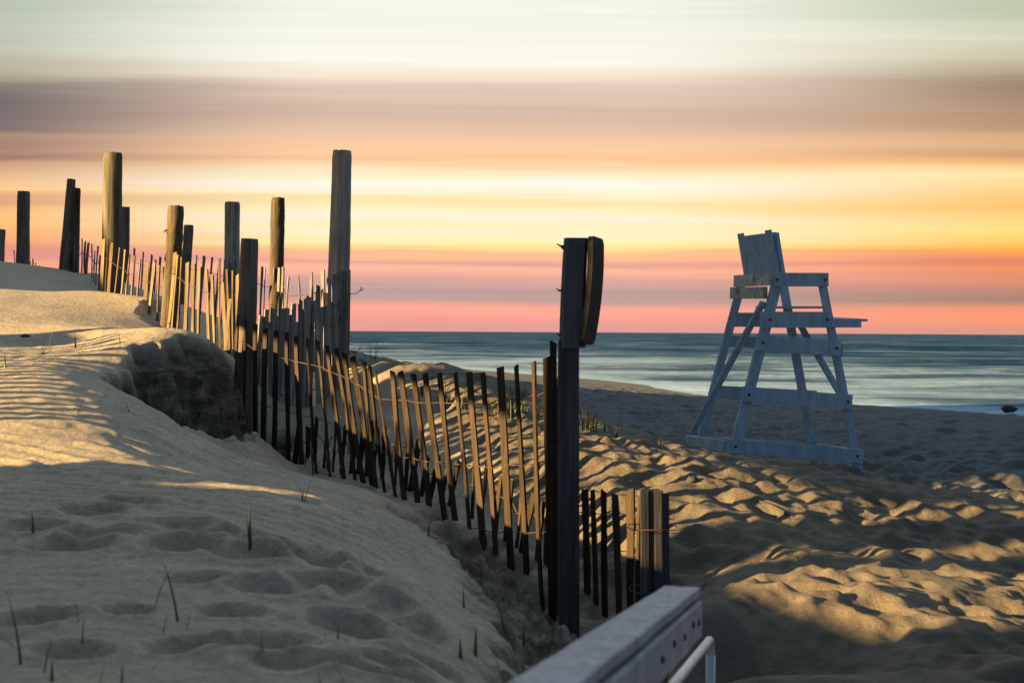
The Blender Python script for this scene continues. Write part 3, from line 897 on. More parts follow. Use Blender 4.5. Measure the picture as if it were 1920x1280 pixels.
for i in range(4):
    for k in range(6):
        k2 = (k + 1) % 6
        bm.faces.new([rings[i][k], rings[i][k2], rings[i + 1][k2], rings[i + 1][k]])
bm.faces.new(rings[0][::-1])
bm.faces.new(rings[-1])
mesh_obj('upper_post', bm, M['upper_post'], root, False, pts[0])
for (sx0, sy0, sx1, sy1) in ((1058, 462, 1044, 457), (1058, 468, 1050, 460), (1054, 545, 1043, 541), (1052, 628, 1044, 625)):
    bm = bmesh.new()
    a, e = at(sx0 + 4, sy0, D - .03), at(sx1, sy1, D - .05)
    tube(bm, [a, a.lerp(e, .6) + Vector((0, 0, -.006)), e], [.006, .005, .002], 6)
    mesh_obj('staple', bm, M['bolt'], root, True, a)

# sign board: a bowed plate with rounded corners turned almost edge-on, open gap between it and the post
bm = bmesh.new()
cor = []
Wd, Ht, R_ = 0.30, 0.53, 0.045
for (cx, cy, a0) in ((Wd / 2 - R_, Ht / 2 - R_, 0), (-Wd / 2 + R_, Ht / 2 - R_, 90), (-Wd / 2 + R_, -Ht / 2 + R_, 180), (Wd / 2 - R_, -Ht / 2 + R_, 270)):
    for k in range(7):
        an = math.radians(a0 + 15 * k)
        cor.append((cx + R_ * math.cos(an), cy + R_ * math.sin(an)))
ctr = at(1108, 546, D + .03)
zs = np.linspace(-Ht / 2, Ht / 2, 13)
yawv = Vector((0.245, 0.97, 0))
nrm = Vector((0.97, -0.245, 0))
tiltv = Vector((-0.022, 0, 0))


def sgn(u, v, t):
    bow = 0.016 * (1 - (2 * v / Ht) ** 2)
    return ctr + yawv * u + Vector((0.045 * (v / Ht), 0, v)) + nrm * (t + bow)


front, back = [], []
# outline resampled by height so that the plate can bow
hs = sorted({round(v, 4) for _, v in cor} | {round(z, 4) for z in zs})


def halfw(v):
    e = abs(v) - (Ht / 2 - R_)
    if e <= 0:
        return Wd / 2
    return Wd / 2 - R_ + math.sqrt(max(R_ * R_ - e * e, 0))


cols = []
for t in (-.013, .013):
    cols.append([[bm.verts.new(sgn(s_ * halfw(v), v, t)) for s_ in (-1, -.33, .33, 1)] for v in hs])
for i in range(len(hs) - 1):
    for k in range(3):
        bm.faces.new([cols[0][i][k], cols[0][i][k + 1], cols[0][i + 1][k + 1], cols[0][i + 1][k]])
        bm.faces.new([cols[1][i][k + 1], cols[1][i][k], cols[1][i + 1][k], cols[1][i + 1][k + 1]])
    for k in (0, 3):
        q = [cols[0][i][k], cols[0][i + 1][k], cols[1][i + 1][k], cols[1][i][k]]
        bm.faces.new(q if k == 0 else q[::-1])
for i, r in ((0, 1), (len(hs) - 1, -1)):
    for k in range(3):
        q = [cols[0][i][k], cols[1][i][k], cols[1][i][k + 1], cols[0][i][k + 1]]
        bm.faces.new(q if r == 1 else q[::-1])
bmesh.ops.recalc_face_normals(bm, faces=bm.faces)
sg = mesh_obj('sign_board', bm, M['sign'], None, False, ctr)
tag(sg, 'dark rounded sign board seen edge on, fixed to the nearest post', 'sign')
bm = bmesh.new()
c = sgn(0.02, -.19, -.016)
tube(bm, [c + nrm * 0.004, c - nrm * 0.006], [.024, .024], 20)
mesh_obj('bolt_head', bm, M['bolt'], sg, True, c)

# ------------------------------------------------------------------ wooden handrail of the ramp and its pipe rail
E = at(1279, 1098.5, 3.6)
dr = Vector((0.232, 1, -0.1005)).normalized()
side = Vector((0.974, -0.226, 0)).normalized()
upv = side.cross(dr).normalized()
if upv.z < 0:
    upv = -upv
start = E - dr * 3.3
root = thing('wooden_handrail', Vector((E.x, E.y, hz(E.x, E.y))), 'lilac grey wooden handrail with bolted side board running down to the sand', 'handrail')


def long_board(p0, p1, wdir, w, th, seed, nseg=40):
    """a board of weathered timber whose long edges are not quite straight"""
    r = random.Random(seed)
    bm = bmesh.new()
    ax = (p1 - p0).normalized()
    wd = Vector(wdir)
    wd = (wd - ax * wd.dot(ax)).normalized()
    td = ax.cross(wd)
    prof = []
    bv = 0.003
    for a, b_ in ((-1, -1), (1, -1), (1, 1), (-1, 1)):
        prof += [(a, b_, 1), (a, b_, 2)]
    rings = []
    for i in range(nseg + 1):
        c = p0.lerp(p1, i / nseg)
        e = [0.0010 * math.sin(i * 0.9 + seed) + r.uniform(-.0006, .0006) for _ in range(4)]
        ring = []
        W2, T2 = w / 2, th / 2
        for q, (x_, y_) in enumerate(((-W2, -T2 + bv), (-W2 + bv, -T2), (W2 - bv, -T2), (W2, -T2 + bv), (W2, T2 - bv), (W2 - bv, T2), (-W2 + bv, T2), (-W2, T2 - bv))):
            ring.append(bm.verts.new(c + wd * (x_ + e[q // 2] * (1 if x_ > 0 else -1)) + td * (y_ + 0.5 * e[(q // 2 + 1) % 4])))
        rings.append(ring)
    for i in range(nseg):
        for k in range(8):
            k2 = (k + 1) % 8
            bm.faces.new([rings[i][k], rings[i][k2], rings[i + 1][k2], rings[i + 1][k]])
    bm.faces.new(rings[0][::-1])
    bm.faces.new(rings[-1])
    bmesh.ops.recalc_face_normals(bm, faces=bm.faces)
    return bm


mesh_obj('cap_board', long_board(start - upv * .012, E - upv * .012, side, 0.092, 0.024, 3), M['rail_wood'], root, False, start)
off = side * 0.034 - upv * (0.024 + 0.010 + 0.045)
sb0, sb1 = start + off, E + off - dr * .004
mesh_obj('side_board', long_board(sb0, sb1, upv, 0.090, 0.036, 8), M['rail_wood'], root, False, sb0)
core = side * -0.012 - upv * 0.055
mesh_obj('core_board', long_board(start + core, E + core - dr * .02, upv, 0.060, 0.030, 12), M['post_dark'], root, False, start)
for k, (bx_, by_) in enumerate(((1308, 1158), (1295.5, 1172), (1275.5, 1196), (1253.5, 1220), (1228, 1245))):
    tt = [0.10, 0.235, 0.43, 0.63, 0.83][k]
    c = sb1 - dr * tt + side * 0.0185 + upv * (0.010 if k % 2 else 0.002)
    bm = bmesh.new()
    tube(bm, [c - side * .004, c + side * .003, c + side * .005], [.0085, .0085, .005], 12)
    mesh_obj('bolt', bm, M['bolt'], root, True, c)
for t in (0.42, 0.60, 1.35):
    c = E - dr * t - side * 0.006
    z0 = min(hz(c.x, c.y), 0.6) - 0.3
    bm = bmesh.new()
    box(bm, Vector((c.x, c.y, z0)), Vector((c.x, c.y, c.z - 0.09)), side, 0.034, 0.085 if t != .6 else 0.04, 0.004)
    mesh_obj('support_post', bm, M['near_post'], root, False, Vector((c.x, c.y, z0)))

pb = at(1336, 1192, 4.55)
root = thing('pipe_rail', Vector((pb.x, pb.y, hz(pb.x, pb.y))), 'thin white pipe rail bending down to a leg beside the wooden handrail', 'handrail')
bm = bmesh.new()
pts = [pb - dr * t for t in (3.4, 2.5, 1.6, .9, .4, .12)]
for k in range(1, 7):
    an = k / 6 * math.pi / 2
    pts.append(pb - dr * (.12 - .055 * math.sin(an)) - Vector((0, 0, 1)) * .055 * (1 - math.cos(an)))
tube(bm, pts, .0135, 16)
mesh_obj('rail', bm, M['pipe'], root, True, pts[0])
q = pts[-1]
bm = bmesh.new()
tube(bm, [q + Vector((0, 0, .004)), q - Vector((0, 0, .2)), Vector((q.x, q.y, hz(q.x, q.y) - .2))], .0150, 16)
mesh_obj('leg', bm, M['pipe'], root, True, q)


# ------------------------------------------------------------------ lifeguard chair
def K(cx, cy):
    return 1260 + cx * 0.3907, 400 + cy * 0.3907


DN0, DN1, XN0, XN1 = 17.0, 17.67, 1363.0, 1619.0


def near(cx, cy, dd=0.0):
    x, y = K(cx, cy)
    return at(x, y, DN0 + (x - XN0) / (XN1 - XN0) * (DN1 - DN0) + dd)


def far(cx, cy, dd=0.0):
    # the far side frame is the near one shifted by the chair's width, a little closer at the top
    x, y = K(cx, cy)
    top = min(max((1120 - cy) / 800, 0), 1)
    sh = 1.10 - 0.26 * top
    xs = x + 76 - 22 * top
    return at(x, y, DN0 + (xs - XN0) / (XN1 - XN0) * (DN1 - DN0) + sh + dd)


sdir = (near(915, 1150) - near(265, 1110))
sdir.z = 0
sdir.normalize()
bdir = Vector((-sdir.y, sdir.x, 0))          # from the near side to the far side
if bdir.y < 0:
    bdir = -bdir
ctr = (near(265, 1140) + near(915, 1200) + far(85, 1110)) / 3
root = thing('lifeguard_chair', Vector((ctr.x, ctr.y, hz(ctr.x, ctr.y))), 'tall white wooden lifeguard chair standing empty on the beach facing the sea', 'lifeguard chair')
UP = Vector((0, 0, 1))
PX = FPX / 17.2


def board(name, p0, p1, wdir, w, th=0.038, mat='chair_paint', ext=0.0):
    ax = (Vector(p1) - Vector(p0)).normalized()
    bm = bmesh.new()
    box(bm, Vector(p0) - ax * ext, Vector(p1) + ax * ext, wdir, w, th, 0.004)
    return mesh_obj(name, bm, M[mat], root, False, p0)


cw = 0.3907 / PX * 1.0     # metres per crop unit at the chair
# legs (wide face lies in the side frame)
def leg(p_bot, p_top, w):
    ax = (p_bot - p_top).normalized()
    board('leg', p_top, p_bot + ax * .25, sdir, w)


leg(near(297, 1140), near(512, 300), 54 * cw)
leg(near(893, 1215), near(722, 345), 42 * cw)
leg(far(130, 1110), far(335, 330), 42 * cw)
leg(far(672, 1110), far(535, 350), 46 * cw)
f_ = -0.042
# side boards, outside of the legs
board('armrest', near(490, 318, f_), near(748, 318, f_), UP, 66 * cw)
board('side_rail', near(425, 510, f_), near(745, 510, f_), UP, 78 * cw)
board('side_rail', near(408, 620, f_), near(806, 646, f_), UP, 78 * cw)
board('side_rail', near(338, 865, f_), near(862, 905, f_), UP, 72 * cw)
board('base_rail', near(262, 1115, f_), near(916, 1165, f_), UP, 68 * cw)
f2 = 0.042
board('armrest', far(345, 318, f2), far(600, 318, f2), UP, 60 * cw)
board('side_rail', far(285, 510, f2), far(640, 510, f2), UP, 72 * cw)
board('side_rail', far(262, 612, f2), far(655, 635, f2), UP, 58 * cw)
board('side_rail', far(200, 855, f2), far(690, 880, f2), UP, 66 * cw)
board('base_rail', far(85, 1092, f2), far(705, 1130, f2), UP, 56 * cw)
# back crosspieces
bo = -sdir * 0.045
board('back_board', near(484, 318) + bo, far(320, 325) + bo, UP, 58 * cw, mat='chair_worn', ext=.02)
board('back_board', near(464, 381) + bo, far(303, 382) + bo, UP, 58 * cw, mat='chair_worn', ext=.02)
board('back_rail', near(268, 1115) + bo, far(85, 1090) + bo, UP, 56 * cw)
board('back_brace', far(112, 1050) + bo, near(455, 425) + bo, UP.cross(bdir), 0.085)
# front crosspieces, brace and footboard
fo = sdir * 0.045
board('front_rail', near(880, 1160) + fo, far(690, 1130) + fo, UP, 56 * cw)
board('front_rail', near(800, 660) + fo, far(620, 640) + fo, UP, 60 * cw)
board('front_brace', far(606, 545) + fo, near(800, 880) + fo, UP.cross(bdir), 0.085)
z5 = near(835, 525, -.02)
a0, a1 = near(745, 526, -.05), near(905, 526, -.05)
board('footboard', a0, a1, UP, 44 * cw, .038)
b0, b1 = far(590, 512, .0), far(770, 512, .0)
board('footboard', b0, b1, UP, 44 * cw, .038)
bm = bmesh.new()
mid0, mid1 = (a0 + b0) / 2, (a1 + b1) / 2
wd = (b1 - a1)
box(bm, mid0 + Vector((0, 0, .035)), mid1 + Vector((0, 0, .035)), wd, wd.length * 0.98, .030, .003)
mesh_obj('foot_platform', bm, M['chair_paint'], root, False, mid0)
# seat boards
q0, q1 = near(520, 474), far(395, 474)
q2, q3 = near(735, 474), far(600, 474)
for t in (0.06, 0.30, 0.54, 0.78):
    c0, c1 = q0.lerp(q2, t + .08), q1.lerp(q3, t + .08)
    board('seat_board', c0 + Vector((0, 0, .06)), c1 + Vector((0, 0, .06)), sdir, 0.13, .028)
for (cx, cy) in ((505, 318), (735, 318), (470, 510), (745, 510), (436, 620), (790, 646), (370, 870), (845, 903), (305, 1118), (890, 1163)):
    c = near(cx, cy, -.064)
    bm = bmesh.new()
    nv = Vector((sdir.y, -sdir.x, 0)).normalized()
    tube(bm, [c - nv * .01, c + nv * .010, c + nv * .014], [.016, .016, .010], 10)
    mesh_obj('bolt', bm, M['bolt'], root, True, c)
# backrest: panel held between two uprights, raked back
pn0, pn1 = near(502, 300, .02), near(461, 80, .02)
pf0, pf1 = far(362, 300, -.02), far(329, 96, -.02)
board('backrest_post', pn0 - (pn1 - pn0).normalized() * .1, pn1, bdir, 0.10, .042)
board('backrest_post', pf0 - (pf1 - pf0).normalized() * .1, pf1, bdir, 0.105, .042)
board('backrest_post', near(530, 300, .06), near(497, 93, .06), sdir, 0.075, .038)
up_ = (pn1 - pn0).normalized()
for t0, t1 in ((0.02, 0.475), (0.4755, 0.93)):
    bm = bmesh.new()
    m0 = (pn0 + pf0) / 2 + sdir * .045
    Lh = (pn1 - pn0).length
    box(bm, m0 + up_ * Lh * t0, m0 + up_ * Lh * t1, bdir, (pf0 - pn0).length + .05, .026, .003)
    mesh_obj('backrest_panel', bm, M['chair_paint'], root, False, m0)


# ------------------------------------------------------------------ grass
def blade(bm, base, h, lean, wd, curve, seg=6):
    """one tapering grass blade, slightly folded"""
    ln = Vector((lean[0], lean[1], 0))
    s_ = Vector((-lean[1], lean[0], 0))
    if s_.length < 1e-4:
        s_ = Vector((1, 0.2, 0))
    s_.normalize()
    dv = Vector((0.5 * s_.y, -0.5 * s_.x, 0))
    prev = None
    for i in range(seg + 1):
        t = i / seg
        c = base + Vector((0, 0, h * t * (1 - 0.18 * curve * t * t))) + ln * (h * (0.35 * t + 0.65 * t * t))
        w = wd * (1 - t ** 1.6) * 0.5 + 0.0004
        ring = [bm.verts.new(c - s_ * w), bm.verts.new(c + dv * w * .7), bm.verts.new(c + s_ * w), bm.verts.new(c - dv * w * .35)]
        if prev:
            for k in range(4):
                k2 = (k + 1) % 4
                bm.faces.new([prev[k], prev[k2], ring[k2], ring[k]])
        prev = ring
    bm.faces.new(prev)


def ground_at(px, py, d0):
    """walk the pixel's ray to where it meets the sand"""
    o = Vector((0, 0, CAM_Z))
    p = at(px, py, d0)
    d = max(2.6, d0 * 0.55)
    while d < d0 * 1.7:
        p = at(px, py, d)
        if p.z < hz(p.x, p.y):
            return p
        d += 0.02
    return at(px, py, d0)


GR = [  # base px, base py, top px, top py, start depth, blades, width, material, label
    (42, 1245, 24, 1095, 3.5, 1, .011, 'grass', 'tall single grass blade at lower left, leaning left'),
    (38, 1210, 18, 1190, 3.7, 1, .010, 'grass', 'short blade bent over left of the tall blade at lower left'),
    (80, 1262, 94, 1190, 3.4, 1, .009, 'grass', 'upright grass blade right of the tall lower left blade'),
    (96, 1279, 96, 1234, 3.3, 1, .009, 'grass', 'stubby grass blade on the bottom edge at lower left'),
    (150, 1166, 140, 1112, 4.0, 1, .006, 'grass', 'small thin blade above the lower left corner, darker'),
    (153, 1210, 158, 1150, 3.7, 1, .005, 'reed', 'pale thin stalk below the small dark blade at lower left'),
    (172, 1213, 180, 1188, 3.6, 1, .004, 'reed', 'tiny slanted stalk at lower left, right of the pale stalk'),
    (288, 1133, 318, 1055, 4.3, 1, .009, 'grass', 'left blade of the crossing pair shaped like an inverted V'),
    (335, 1166, 304, 1040, 4.0, 1, .011, 'grass', 'right blade of the crossing pair, longer and curved'),
    (468, 1030, 460, 930, 5.0, 3, .008, 'grass', 'tall lone sprout with feathery tip left of the footprints'),
    (568, 938, 571, 885, 7.0, 3, .009, 'grass', 'wide short sprout at the dune crest before the dark fence'),
    (493, 1228, 491, 1172, 3.6, 1, .006, 'grass', 'thin green blade beside the bottom middle footprint'),
    (185, 1280, 191, 1236, 3.25, 1, .007, 'grass', 'thin blade touching the bottom edge right of the stubby one'),
    (229, 1278, 230, 1240, 3.3, 1, .006, 'reed', 'brown stalk standing at the bottom edge'),
    (270, 1256, 296, 1225, 3.4, 2, .004, 'reed', 'wispy dry stalks lying across the sand at the bottom'),
    (350, 1180, 356, 1135, 3.9, 1, .005, 'reed', 'slim brown stalk right of the crossing pair'),
    (303, 1190, 311, 1140, 3.8, 1, .004, 'reed', 'faint straight stalk below the crossing pair'),
    (372, 1208, 376, 1180, 3.7, 1, .006, 'straw', 'small straw coloured shoot below right of the crossing pair'),
    (419, 1195, 418, 1178, 3.75, 1, .005, 'straw', 'tiny straw shoot in the middle of the near sand'),
    (611, 1200, 600, 1165, 3.8, 2, .005, 'reed', 'forked brown twig right of the middle footprints'),
    (634, 1198, 634, 1170, 3.8, 1, .004, 'reed', 'short brown twig right of the forked one'),
    (606, 1278, 598, 1245, 3.3, 1, .006, 'reed', 'stalk on the bottom edge, left of two'),
    (650, 1279, 637, 1240, 3.3, 1, .007, 'reed', 'dark stalk on the bottom edge, right of two'),
    (803, 1005, 804, 975, 6.6, 1, .010, 'grass', 'single green shoot at the lip of the broken scarp'),
    (870, 1140, 868, 1090, 5.2, 1, .010, 'grass', 'bright green shoot in the middle of the broken scarp'),
    (891, 1230, 892, 1172, 4.6, 1, .010, 'grass', 'green shoot low on the broken scarp, left of the rail'),
    (864, 1232, 863, 1190, 4.4, 1, .009, 'grass', 'brownish green shoot beside the low scarp shoot'),
    (948, 1185, 946, 1100, 5.6, 2, .007, 'reed', 'tall brown stalk near the foot of the scarp'),
    (985, 1215, 984, 1170, 5.2, 2, .010, 'reed', 'dark withered stub close to the wooden rail'),
    (90, 655, 102, 602, 9.0, 1, .013, 'grass', 'long blade on the upper dune, leaning right, left of the hollow'),
    (75, 663, 84, 640, 8.9, 2, .012, 'grass', 'short sprout at the foot of the long upper dune blade'),
    (142, 652, 142, 622, 9.2, 1, .010, 'grass', 'thin straight blade on the striped upper dune'),
    (225, 648, 224, 618, 9.4, 1, .008, 'grass', 'thin vertical blade above the hollow crest'),
    (8, 690, 2, 662, 8.2, 2, .013, 'grass', 'small tuft at the left edge in the striped shadow'),
    (144, 778, 158, 738, 7.4, 1, .012, 'grass', 'leaning green blade on the ripples left of the hollow'),
    (244, 775, 233, 742, 7.8, 1, .012, 'grass', 'curved blade at the rim of the hollow'),
    (304, 890, 306, 870, 6.4, 2, .006, 'straw', 'pair of tiny pale shoots below the ripples'),
    (64, 1000, 52, 955, 5.2, 2, .008, 'reed', 'dim withered sprout in the dark left of the near dune'),
]
for (bx_, by_, tx, ty, d, nb, w, mt, lab) in GR:
    b0 = ground_at(bx_, by_, d)
    dd = b0.y
    w = w * 1.3
    h = max(0.03, (by_ - ty) / FPX * dd)
    lx = (tx - bx_) / FPX * dd / h
    bm = bmesh.new()
    for k in range(nb):
        jx = 0 if nb == 1 else random.uniform(-.25, .25)
        blade(bm, b0 + Vector((random.uniform(-.5, .5) * w * (nb > 1), random.uniform(-.4, .4) * w, -.03)), (h + .03) * (1 if k == 0 else random.uniform(.5, .9)), (lx + jx, random.uniform(-.15, .15)), w, 0.25, 8)
    o = mesh_obj('grass_sprout', bm, M[mt], None, True, b0)
    tag(o, lab, 'grass', 'grass sprouts on the near dune')

TF = [(845, 760, 13.0, 10, .30, 'grass', 'loose green tuft behind the dark fence, farthest left of the tufts'),
      (872, 765, 12.8, 14, .28, 'grass', 'green tuft with bleached blades behind the middle of the dark fence'),
      (925, 770, 12.5, 12, .22, 'straw', 'straw coloured tuft behind the dark fence'),
      (965, 782, 12.3, 22, .34, 'grass', 'bushy green tuft behind the fence, left of the sign post'),
      (1010, 785, 12.1, 26, .36, 'grass', 'thick dark green tuft just left of the sign post'),
      (1108, 806, 11.5, 30, .24, 'grass', 'dense dark green tuft just right of the sign post'),
      (1143, 812, 11.5, 8, .16, 'grass', 'sparse little tuft between sign post and lifeguard chair'),
      (1236, 835, 11.3, 12, .13, 'grass', 'low spiky tuft on the slope edge left of the lifeguard chair'),
      (800, 740, 13.6, 8, .22, 'reed', 'thin brown weeds on the sand crest behind the fence'),
      (700, 672, 27.0, 7, .55, 'reed', 'bare twiggy weeds on the far sandbank by the sea'),
      (760, 745, 13.0, 7, .14, 'straw', 'small straw tuft high on the lit slope behind the fence'),
      (690, 850, 10.4, 26, .40, 'straw', 'tangled dry straw clump behind the dark fence'),
      (722, 870, 10.0, 20, .34, 'straw', 'dry straw clump right of the larger tangle behind the fence'),
      (655, 850, 10.5, 16, .40, 'straw', 'dry straw clump left of the larger tangle behind the fence'),
      (600, 880, 10.0, 14, .38, 'reed', 'brown weeds standing behind the dark fence below the tallest post'),
      (560, 690, 12.6, 8, .25, 'reed', 'brown weeds between the two fence rows')]
for (bx_, by_, d, nb, h, mt, lab) in TF:
    b0 = ground_at(bx_, by_, d)
    r = random.Random(bx_)
    bm = bmesh.new()
    for k in range(nb):
        hh_ = h * r.uniform(.45, 1.05)
        blade(bm, b0 + Vector((r.gauss(0, .045) * (h / .3), r.gauss(0, .05), -.03)), hh_, (r.gauss(0.05, .32), r.gauss(0, .3)), r.uniform(.006, .011) * (1 + .4 * (d > 20)), r.uniform(0, 1.2), 6)
    o = mesh_obj('grass_tuft', bm, M[mt], None, True, b0)
    tag(o, lab, 'grass', 'grass tufts behind the fence')


# ------------------------------------------------------------------ things lying on the sand
def lump_obj(name, c, size, mat, label, cat, seed, sq=(1, 1, .6)):
    bm = bmesh.new()
    bmesh.ops.create_icosphere(bm, subdivisions=3, radius=1)
    r = random.Random(seed)
    ph = [r.uniform(0, 6) for _ in range(6)]
    for v in bm.verts:
        n_ = v.co.copy()
        k = 1 + .16 * math.sin(3 * n_.x + ph[0]) * math.sin(2.5 * n_.y + ph[1]) + .10 * math.sin(6 * n_.z + ph[2] + 4 * n_.x) + .06 * math.sin(11 * n_.y + ph[3]) + r.uniform(-.02, .02)
        v.co = Vector(c) + Vector((n_.x * sq[0], n_.y * sq[1], n_.z * sq[2])) * (size * k)
    o = mesh_obj(name, bm, mat, None, True, c)
    return tag(o, label, cat)


p = at(1893, 766, 43)
lump_obj('rock', Vector((p.x, p.y, p.z)), .22, M['stone'], 'dark rock at the edge of the surf by the right side', 'rock', 1)
p = ground_at(1299, 903, 9.8)
lump_obj('driftwood_chunk', p + Vector((0, 0, .012)), .030, M['near_post'], 'small dark chunk lying on the lit sand right of the sign post', 'driftwood', 2, (1.2, .8, .7))
p = ground_at(1912, 1132, 6.3)
lump_obj('driftwood_chunk', p + Vector((0, 0, .005)), .026, M['near_post'], 'black chunk lying at the right edge of the photo', 'driftwood', 3, (1.2, .9, .6))
p = ground_at(48, 632, 9.6)
lump_obj('driftwood_chunk', p + Vector((0, 0, .008)), .022, M['reed'], 'tiny dark scrap on the upper dune near the left edge', 'driftwood', 4, (1.6, .8, .5))
a, b_ = ground_at(1416, 938, 9.3), ground_at(1492, 972, 8.8)
bm = bmesh.new()
pts = [a.lerp(b_, t) + Vector((0, 0, .004 + .010 * math.sin(4 * t))) for t in np.linspace(0, 1, 9)]
tube(bm, pts, [.004, .005, .006, .007, .008, .009, .011, .012, .007], 8)
tag(mesh_obj('driftwood_stick', bm, M['near_post'], None, True, a), 'dark stick half sunk in the sand in front of the lifeguard chair', 'driftwood')

# dark wrack of dried seaweed strewn along the foot of the slope behind the lit crest
bm = bmesh.new()
r = random.Random(77)
for k in range(1500):
    t = r.random()
    x, y = 1.9 + 4.2 * t + r.gauss(0, .35), 11.6 - 1.1 * t + abs(r.gauss(0, .75)) - .3
    z = hz(x, y)
    L, a = r.uniform(.02, .075), r.uniform(0, 3.14)
    d0, d1 = Vector((math.cos(a), math.sin(a), r.uniform(-.25, .25))) * L, Vector((-math.sin(a), math.cos(a), r.uniform(-.3, .3))) * L * r.uniform(.15, .4)
    c = Vector((x, y, z + r.uniform(.004, .014)))
    up = Vector((0, 0, r.uniform(.006, .018)))
    v = [bm.verts.new(q) for q in (c - d0, c - d1, c + d0, c + d1, c + up)]
    for i in range(4):
        bm.faces.new([v[i], v[(i + 1) % 4], v[4]])
tag(mesh_obj('seaweed_wrack', bm, M['seaweed'], None, False, (4.0, 11.3, 0.1)), 'dark strewn seaweed on the beach below the lifeguard chair', 'seaweed', kind='stuff')

# ------------------------------------------------------------------ light and sky
EXPO = 2.3
SUN_EL, travel = 13.0, Vector((0.92, 0.39, 0)).normalized()
el = math.radians(SUN_EL)
dirv = Vector((travel.x * math.cos(el), travel.y * math.cos(el), -math.sin(el)))
sun = bpy.data.lights.new('sun', 'SUN')
sun.energy, sun.angle, sun.color = 4.1, math.radians(0.5), (1.0, 0.65, 0.25)
sun_o = link(bpy.data.objects.new('sun', sun))
sun_o.rotation_mode = 'QUATERNION'
sun_o.rotation_quaternion = dirv.to_track_quat('-Z', 'Y')
sun_o.location = (-20, -8, 8)

w = bpy.data.worlds.new("World")
sc.world = w
w.use_nodes = True
nt = NT(w.node_tree)
tc = nt.n('ShaderNodeTexCoord')
sp = nt.n('ShaderNodeSeparateXYZ', inp={0: (tc, 'Generated')})
yc = nt.math('MAXIMUM', (sp, 1), 0.22)
t_raw = nt.math('DIVIDE', (sp, 2), yc)          # height of the cloud bands above the sea horizon
u_raw = nt.math('DIVIDE', (sp, 0), yc)
# long streaks of cloud, drawn out sideways
cv = nt.n('ShaderNodeCombineXYZ', inp={0: (u_raw, 0), 1: (t_raw, 0)})
s1m = nt.n('ShaderNodeMapping', inp={'Vector': (cv, 0), 'Scale': (1.6, 34, 1), 'Rotation': (0, 0, 0.012)})
s1 = nt.n('ShaderNodeTexNoise', inp={'Vector': (s1m, 0), 'Scale': 1.0, 'Detail': 3.0, 'Roughness': 0.55})
s2m = nt.n('ShaderNodeMapping', inp={'Vector': (cv, 0), 'Scale': (2.2, 150, 1), 'Rotation': (0, 0, -0.008)})
s2 = nt.n('ShaderNodeTexNoise', inp={'Vector': (s2m, 0), 'Scale': 1.0, 'Detail': 4.0, 'Roughness': 0.6})
dt = nt.math('MULTIPLY_ADD', nt.math('SUBTRACT', s1, 0.5), 0.022, nt.math('MULTIPLY', nt.math('SUBTRACT', s2, 0.5), 0.008))
t_w = nt.math('ADD', t_raw, dt)
TMAX = 0.26
tn = nt.math('DIVIDE', t_w, TMAX, clamp=True)


def stops(rows):
    out = []
    for py, c in rows:
        out.append((min(max((622 - py) / FPX / TMAX, 0), 1), srgb(*c)))
    out.sort(key=lambda a: a[0])
    return out


CEN = [(622, (222, 160, 150)), (600, (245, 160, 145)), (585, (254, 172, 148)), (575, (240, 165, 147)), (564, (196, 160, 151)), (548, (190, 158, 155)), (530, (218, 166, 156)), (514, (242, 176, 156)), (500, (254, 186, 156)), (492, (228, 165, 150)), (486, (252, 178, 150)), (474, (254, 192, 145)), (464, (253, 228, 152)), (454, (253, 240, 182)), (440, (254, 240, 205)), (424, (252, 240, 190)), (412, (254, 243, 220)), (398, (254, 240, 195)), (386, (251, 233, 180)), (376, (254, 228, 170)), (364, (253, 244, 212)), (344, (254, 246, 230)), (330, (253, 240, 205)), (314, (254, 226, 182)), (302, (250, 198, 152)), (284, (253, 206, 165)), (258, (240, 200, 166)), (222, (214, 184, 163)), (165, (226, 204, 186)), (140, (246, 232, 208)), (110, (250, 247, 233)), (15, (240, 244, 229))]
LEF = [(622, (235, 150, 150)), (560, (240, 155, 145)), (505, (250, 166, 132)), (490, (226, 152, 136)), (475, (230, 145, 130)), (452, (250, 172, 112)), (430, (253, 190, 116)), (400, (253, 190, 120)), (384, (216, 156, 122)), (368, (253, 202, 140)), (345, (238, 190, 140)), (312, (205, 160, 126)), (300, (150, 114, 104)), (288, (165, 130, 115)), (262, (165, 136, 118)), (250, (122, 106, 108)), (210, (112, 102, 103)), (185, (112, 108, 106)), (172, (128, 120, 114)), (160, (155, 145, 128)), (138, (178, 172, 150)), (90, (184, 188, 168)), (15, (180, 192, 174))]
RIG = [(622, (222, 152, 130)), (596, (254, 155, 110)), (574, (236, 150, 116)), (562, (170, 136, 116)), (540, (185, 136, 116)), (520, (220, 140, 112)), (500, (240, 146, 96)), (488, (226, 132, 96)), (472, (254, 158, 84)), (456, (254, 196, 84)), (432, (254, 226, 124)), (412, (254, 212, 122)), (398, (254, 214, 130)), (386, (253, 194, 110)), (364, (254, 200, 120)), (344, (254, 214, 140)), (326, (254, 226, 162)), (308, (253, 200, 130)), (288, (206, 152, 112)), (270, (220, 174, 130)), (250, (214, 168, 128)), (232, (184, 148, 114)), (190, (172, 142, 118)), (152, (154, 134, 112)), (136, (166, 148, 126)), (105, (200, 190, 158)), (65, (212, 214, 188)), (15, (190, 198, 172))]
rc, rl, rr = nt.ramp(tn, stops(CEN)), nt.ramp(tn, stops(LEF)), nt.ramp(tn, stops(RIG))
u_w = nt.math('MULTIPLY_ADD', nt.math('SUBTRACT', s1, 0.5), 0.10, u_raw)
fl = nt.n('ShaderNodeMapRange', interpolation_type='SMOOTHSTEP', inp={0: (u_w, 0), 1: -0.12, 2: -0.40, 3: 0.0, 4: 1.0})
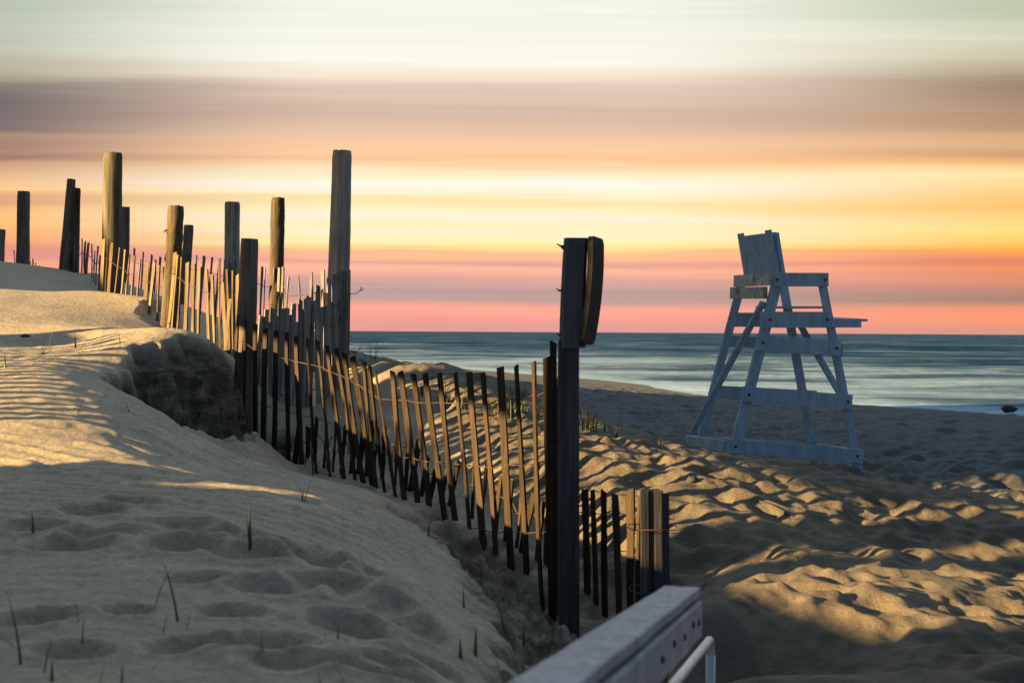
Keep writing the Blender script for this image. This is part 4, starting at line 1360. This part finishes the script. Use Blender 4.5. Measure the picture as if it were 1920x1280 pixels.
fr_ = nt.n('ShaderNodeMapRange', interpolation_type='SMOOTHSTEP', inp={0: (u_w, 0), 1: 0.06, 2: 0.40, 3: 0.0, 4: 1.0})
band = nt.mix((fr_, 0), nt.mix((fl, 0), (rc, 0), (rl, 0)), (rr, 0))
gain = nt.math('MULTIPLY_ADD', nt.math('SUBTRACT', s2, 0.5), 0.22, 1.03)
bandg = nt.n('ShaderNodeVectorMath', operation='SCALE', inp={0: (band, 2), 'Scale': (gain, 0)})
# the dusk dome overhead and behind: Nishita twilight plus the cool blue of the hour
sky = nt.n('ShaderNodeTexSky', sky_type='NISHITA', sun_disc=False, sun_elevation=el, sun_rotation=math.atan2(-travel.x, -travel.y))
sky_s = nt.n('ShaderNodeVectorMath', operation='SCALE', inp={0: (sky, 0), 'Scale': 0.012})
zz = nt.n('ShaderNodeMapRange', inp={0: (sp, 2), 1: 0.0, 2: 0.8, 3: 0.0, 4: 1.0})
dome = nt.mix((zz, 0), (0.036, 0.105, 0.222, 1), (0.085, 0.135, 0.185, 1))
lobe = nt.math('POWER', nt.math('MAXIMUM', nt.math('MULTIPLY_ADD', (sp, 1), 0.80, nt.math('MULTIPLY', (sp, 2), 0.60)), 0.0), 4.0)
glow = nt.n('ShaderNodeVectorMath', operation='SCALE', inp={0: (0.98, 1.12, 1.13), 'Scale': (lobe, 0)})
dome1 = nt.n('ShaderNodeVectorMath', operation='ADD', inp={0: (dome, 2), 1: (sky_s, 0)})
dome2 = nt.n('ShaderNodeVectorMath', operation='ADD', inp={0: (dome1, 0), 1: (glow, 0)})
fup = nt.n('ShaderNodeMapRange', interpolation_type='SMOOTHSTEP', inp={0: (t_raw, 0), 1: 0.24, 2: 0.60, 3: 1.0, 4: 0.0})
fbk = nt.n('ShaderNodeMapRange', interpolation_type='SMOOTHSTEP', inp={0: (sp, 1), 1: 0.15, 2: 0.75, 3: 0.0, 4: 1.0})
ff = nt.math('MULTIPLY', fup, fbk)
allsky = nt.mix((ff, 0), (dome2, 0), (bandg, 0))
bg = nt.n('ShaderNodeBackground', inp={'Color': (allsky, 2), 'Strength': 1.0 / 2 ** EXPO})
ow = nt.n('ShaderNodeOutputWorld', inp={0: (bg, 0)})

sc.view_settings.view_transform = 'Standard'
sc.view_settings.look = 'None'
sc.view_settings.exposure = EXPO
sc.view_settings.gamma = 1
sc.view_settings.use_curve_mapping = False
sc.render.resolution_x, sc.render.resolution_y = 1024, 682
sc.cycles.max_bounces = 6
sc.cycles.use_denoising = True
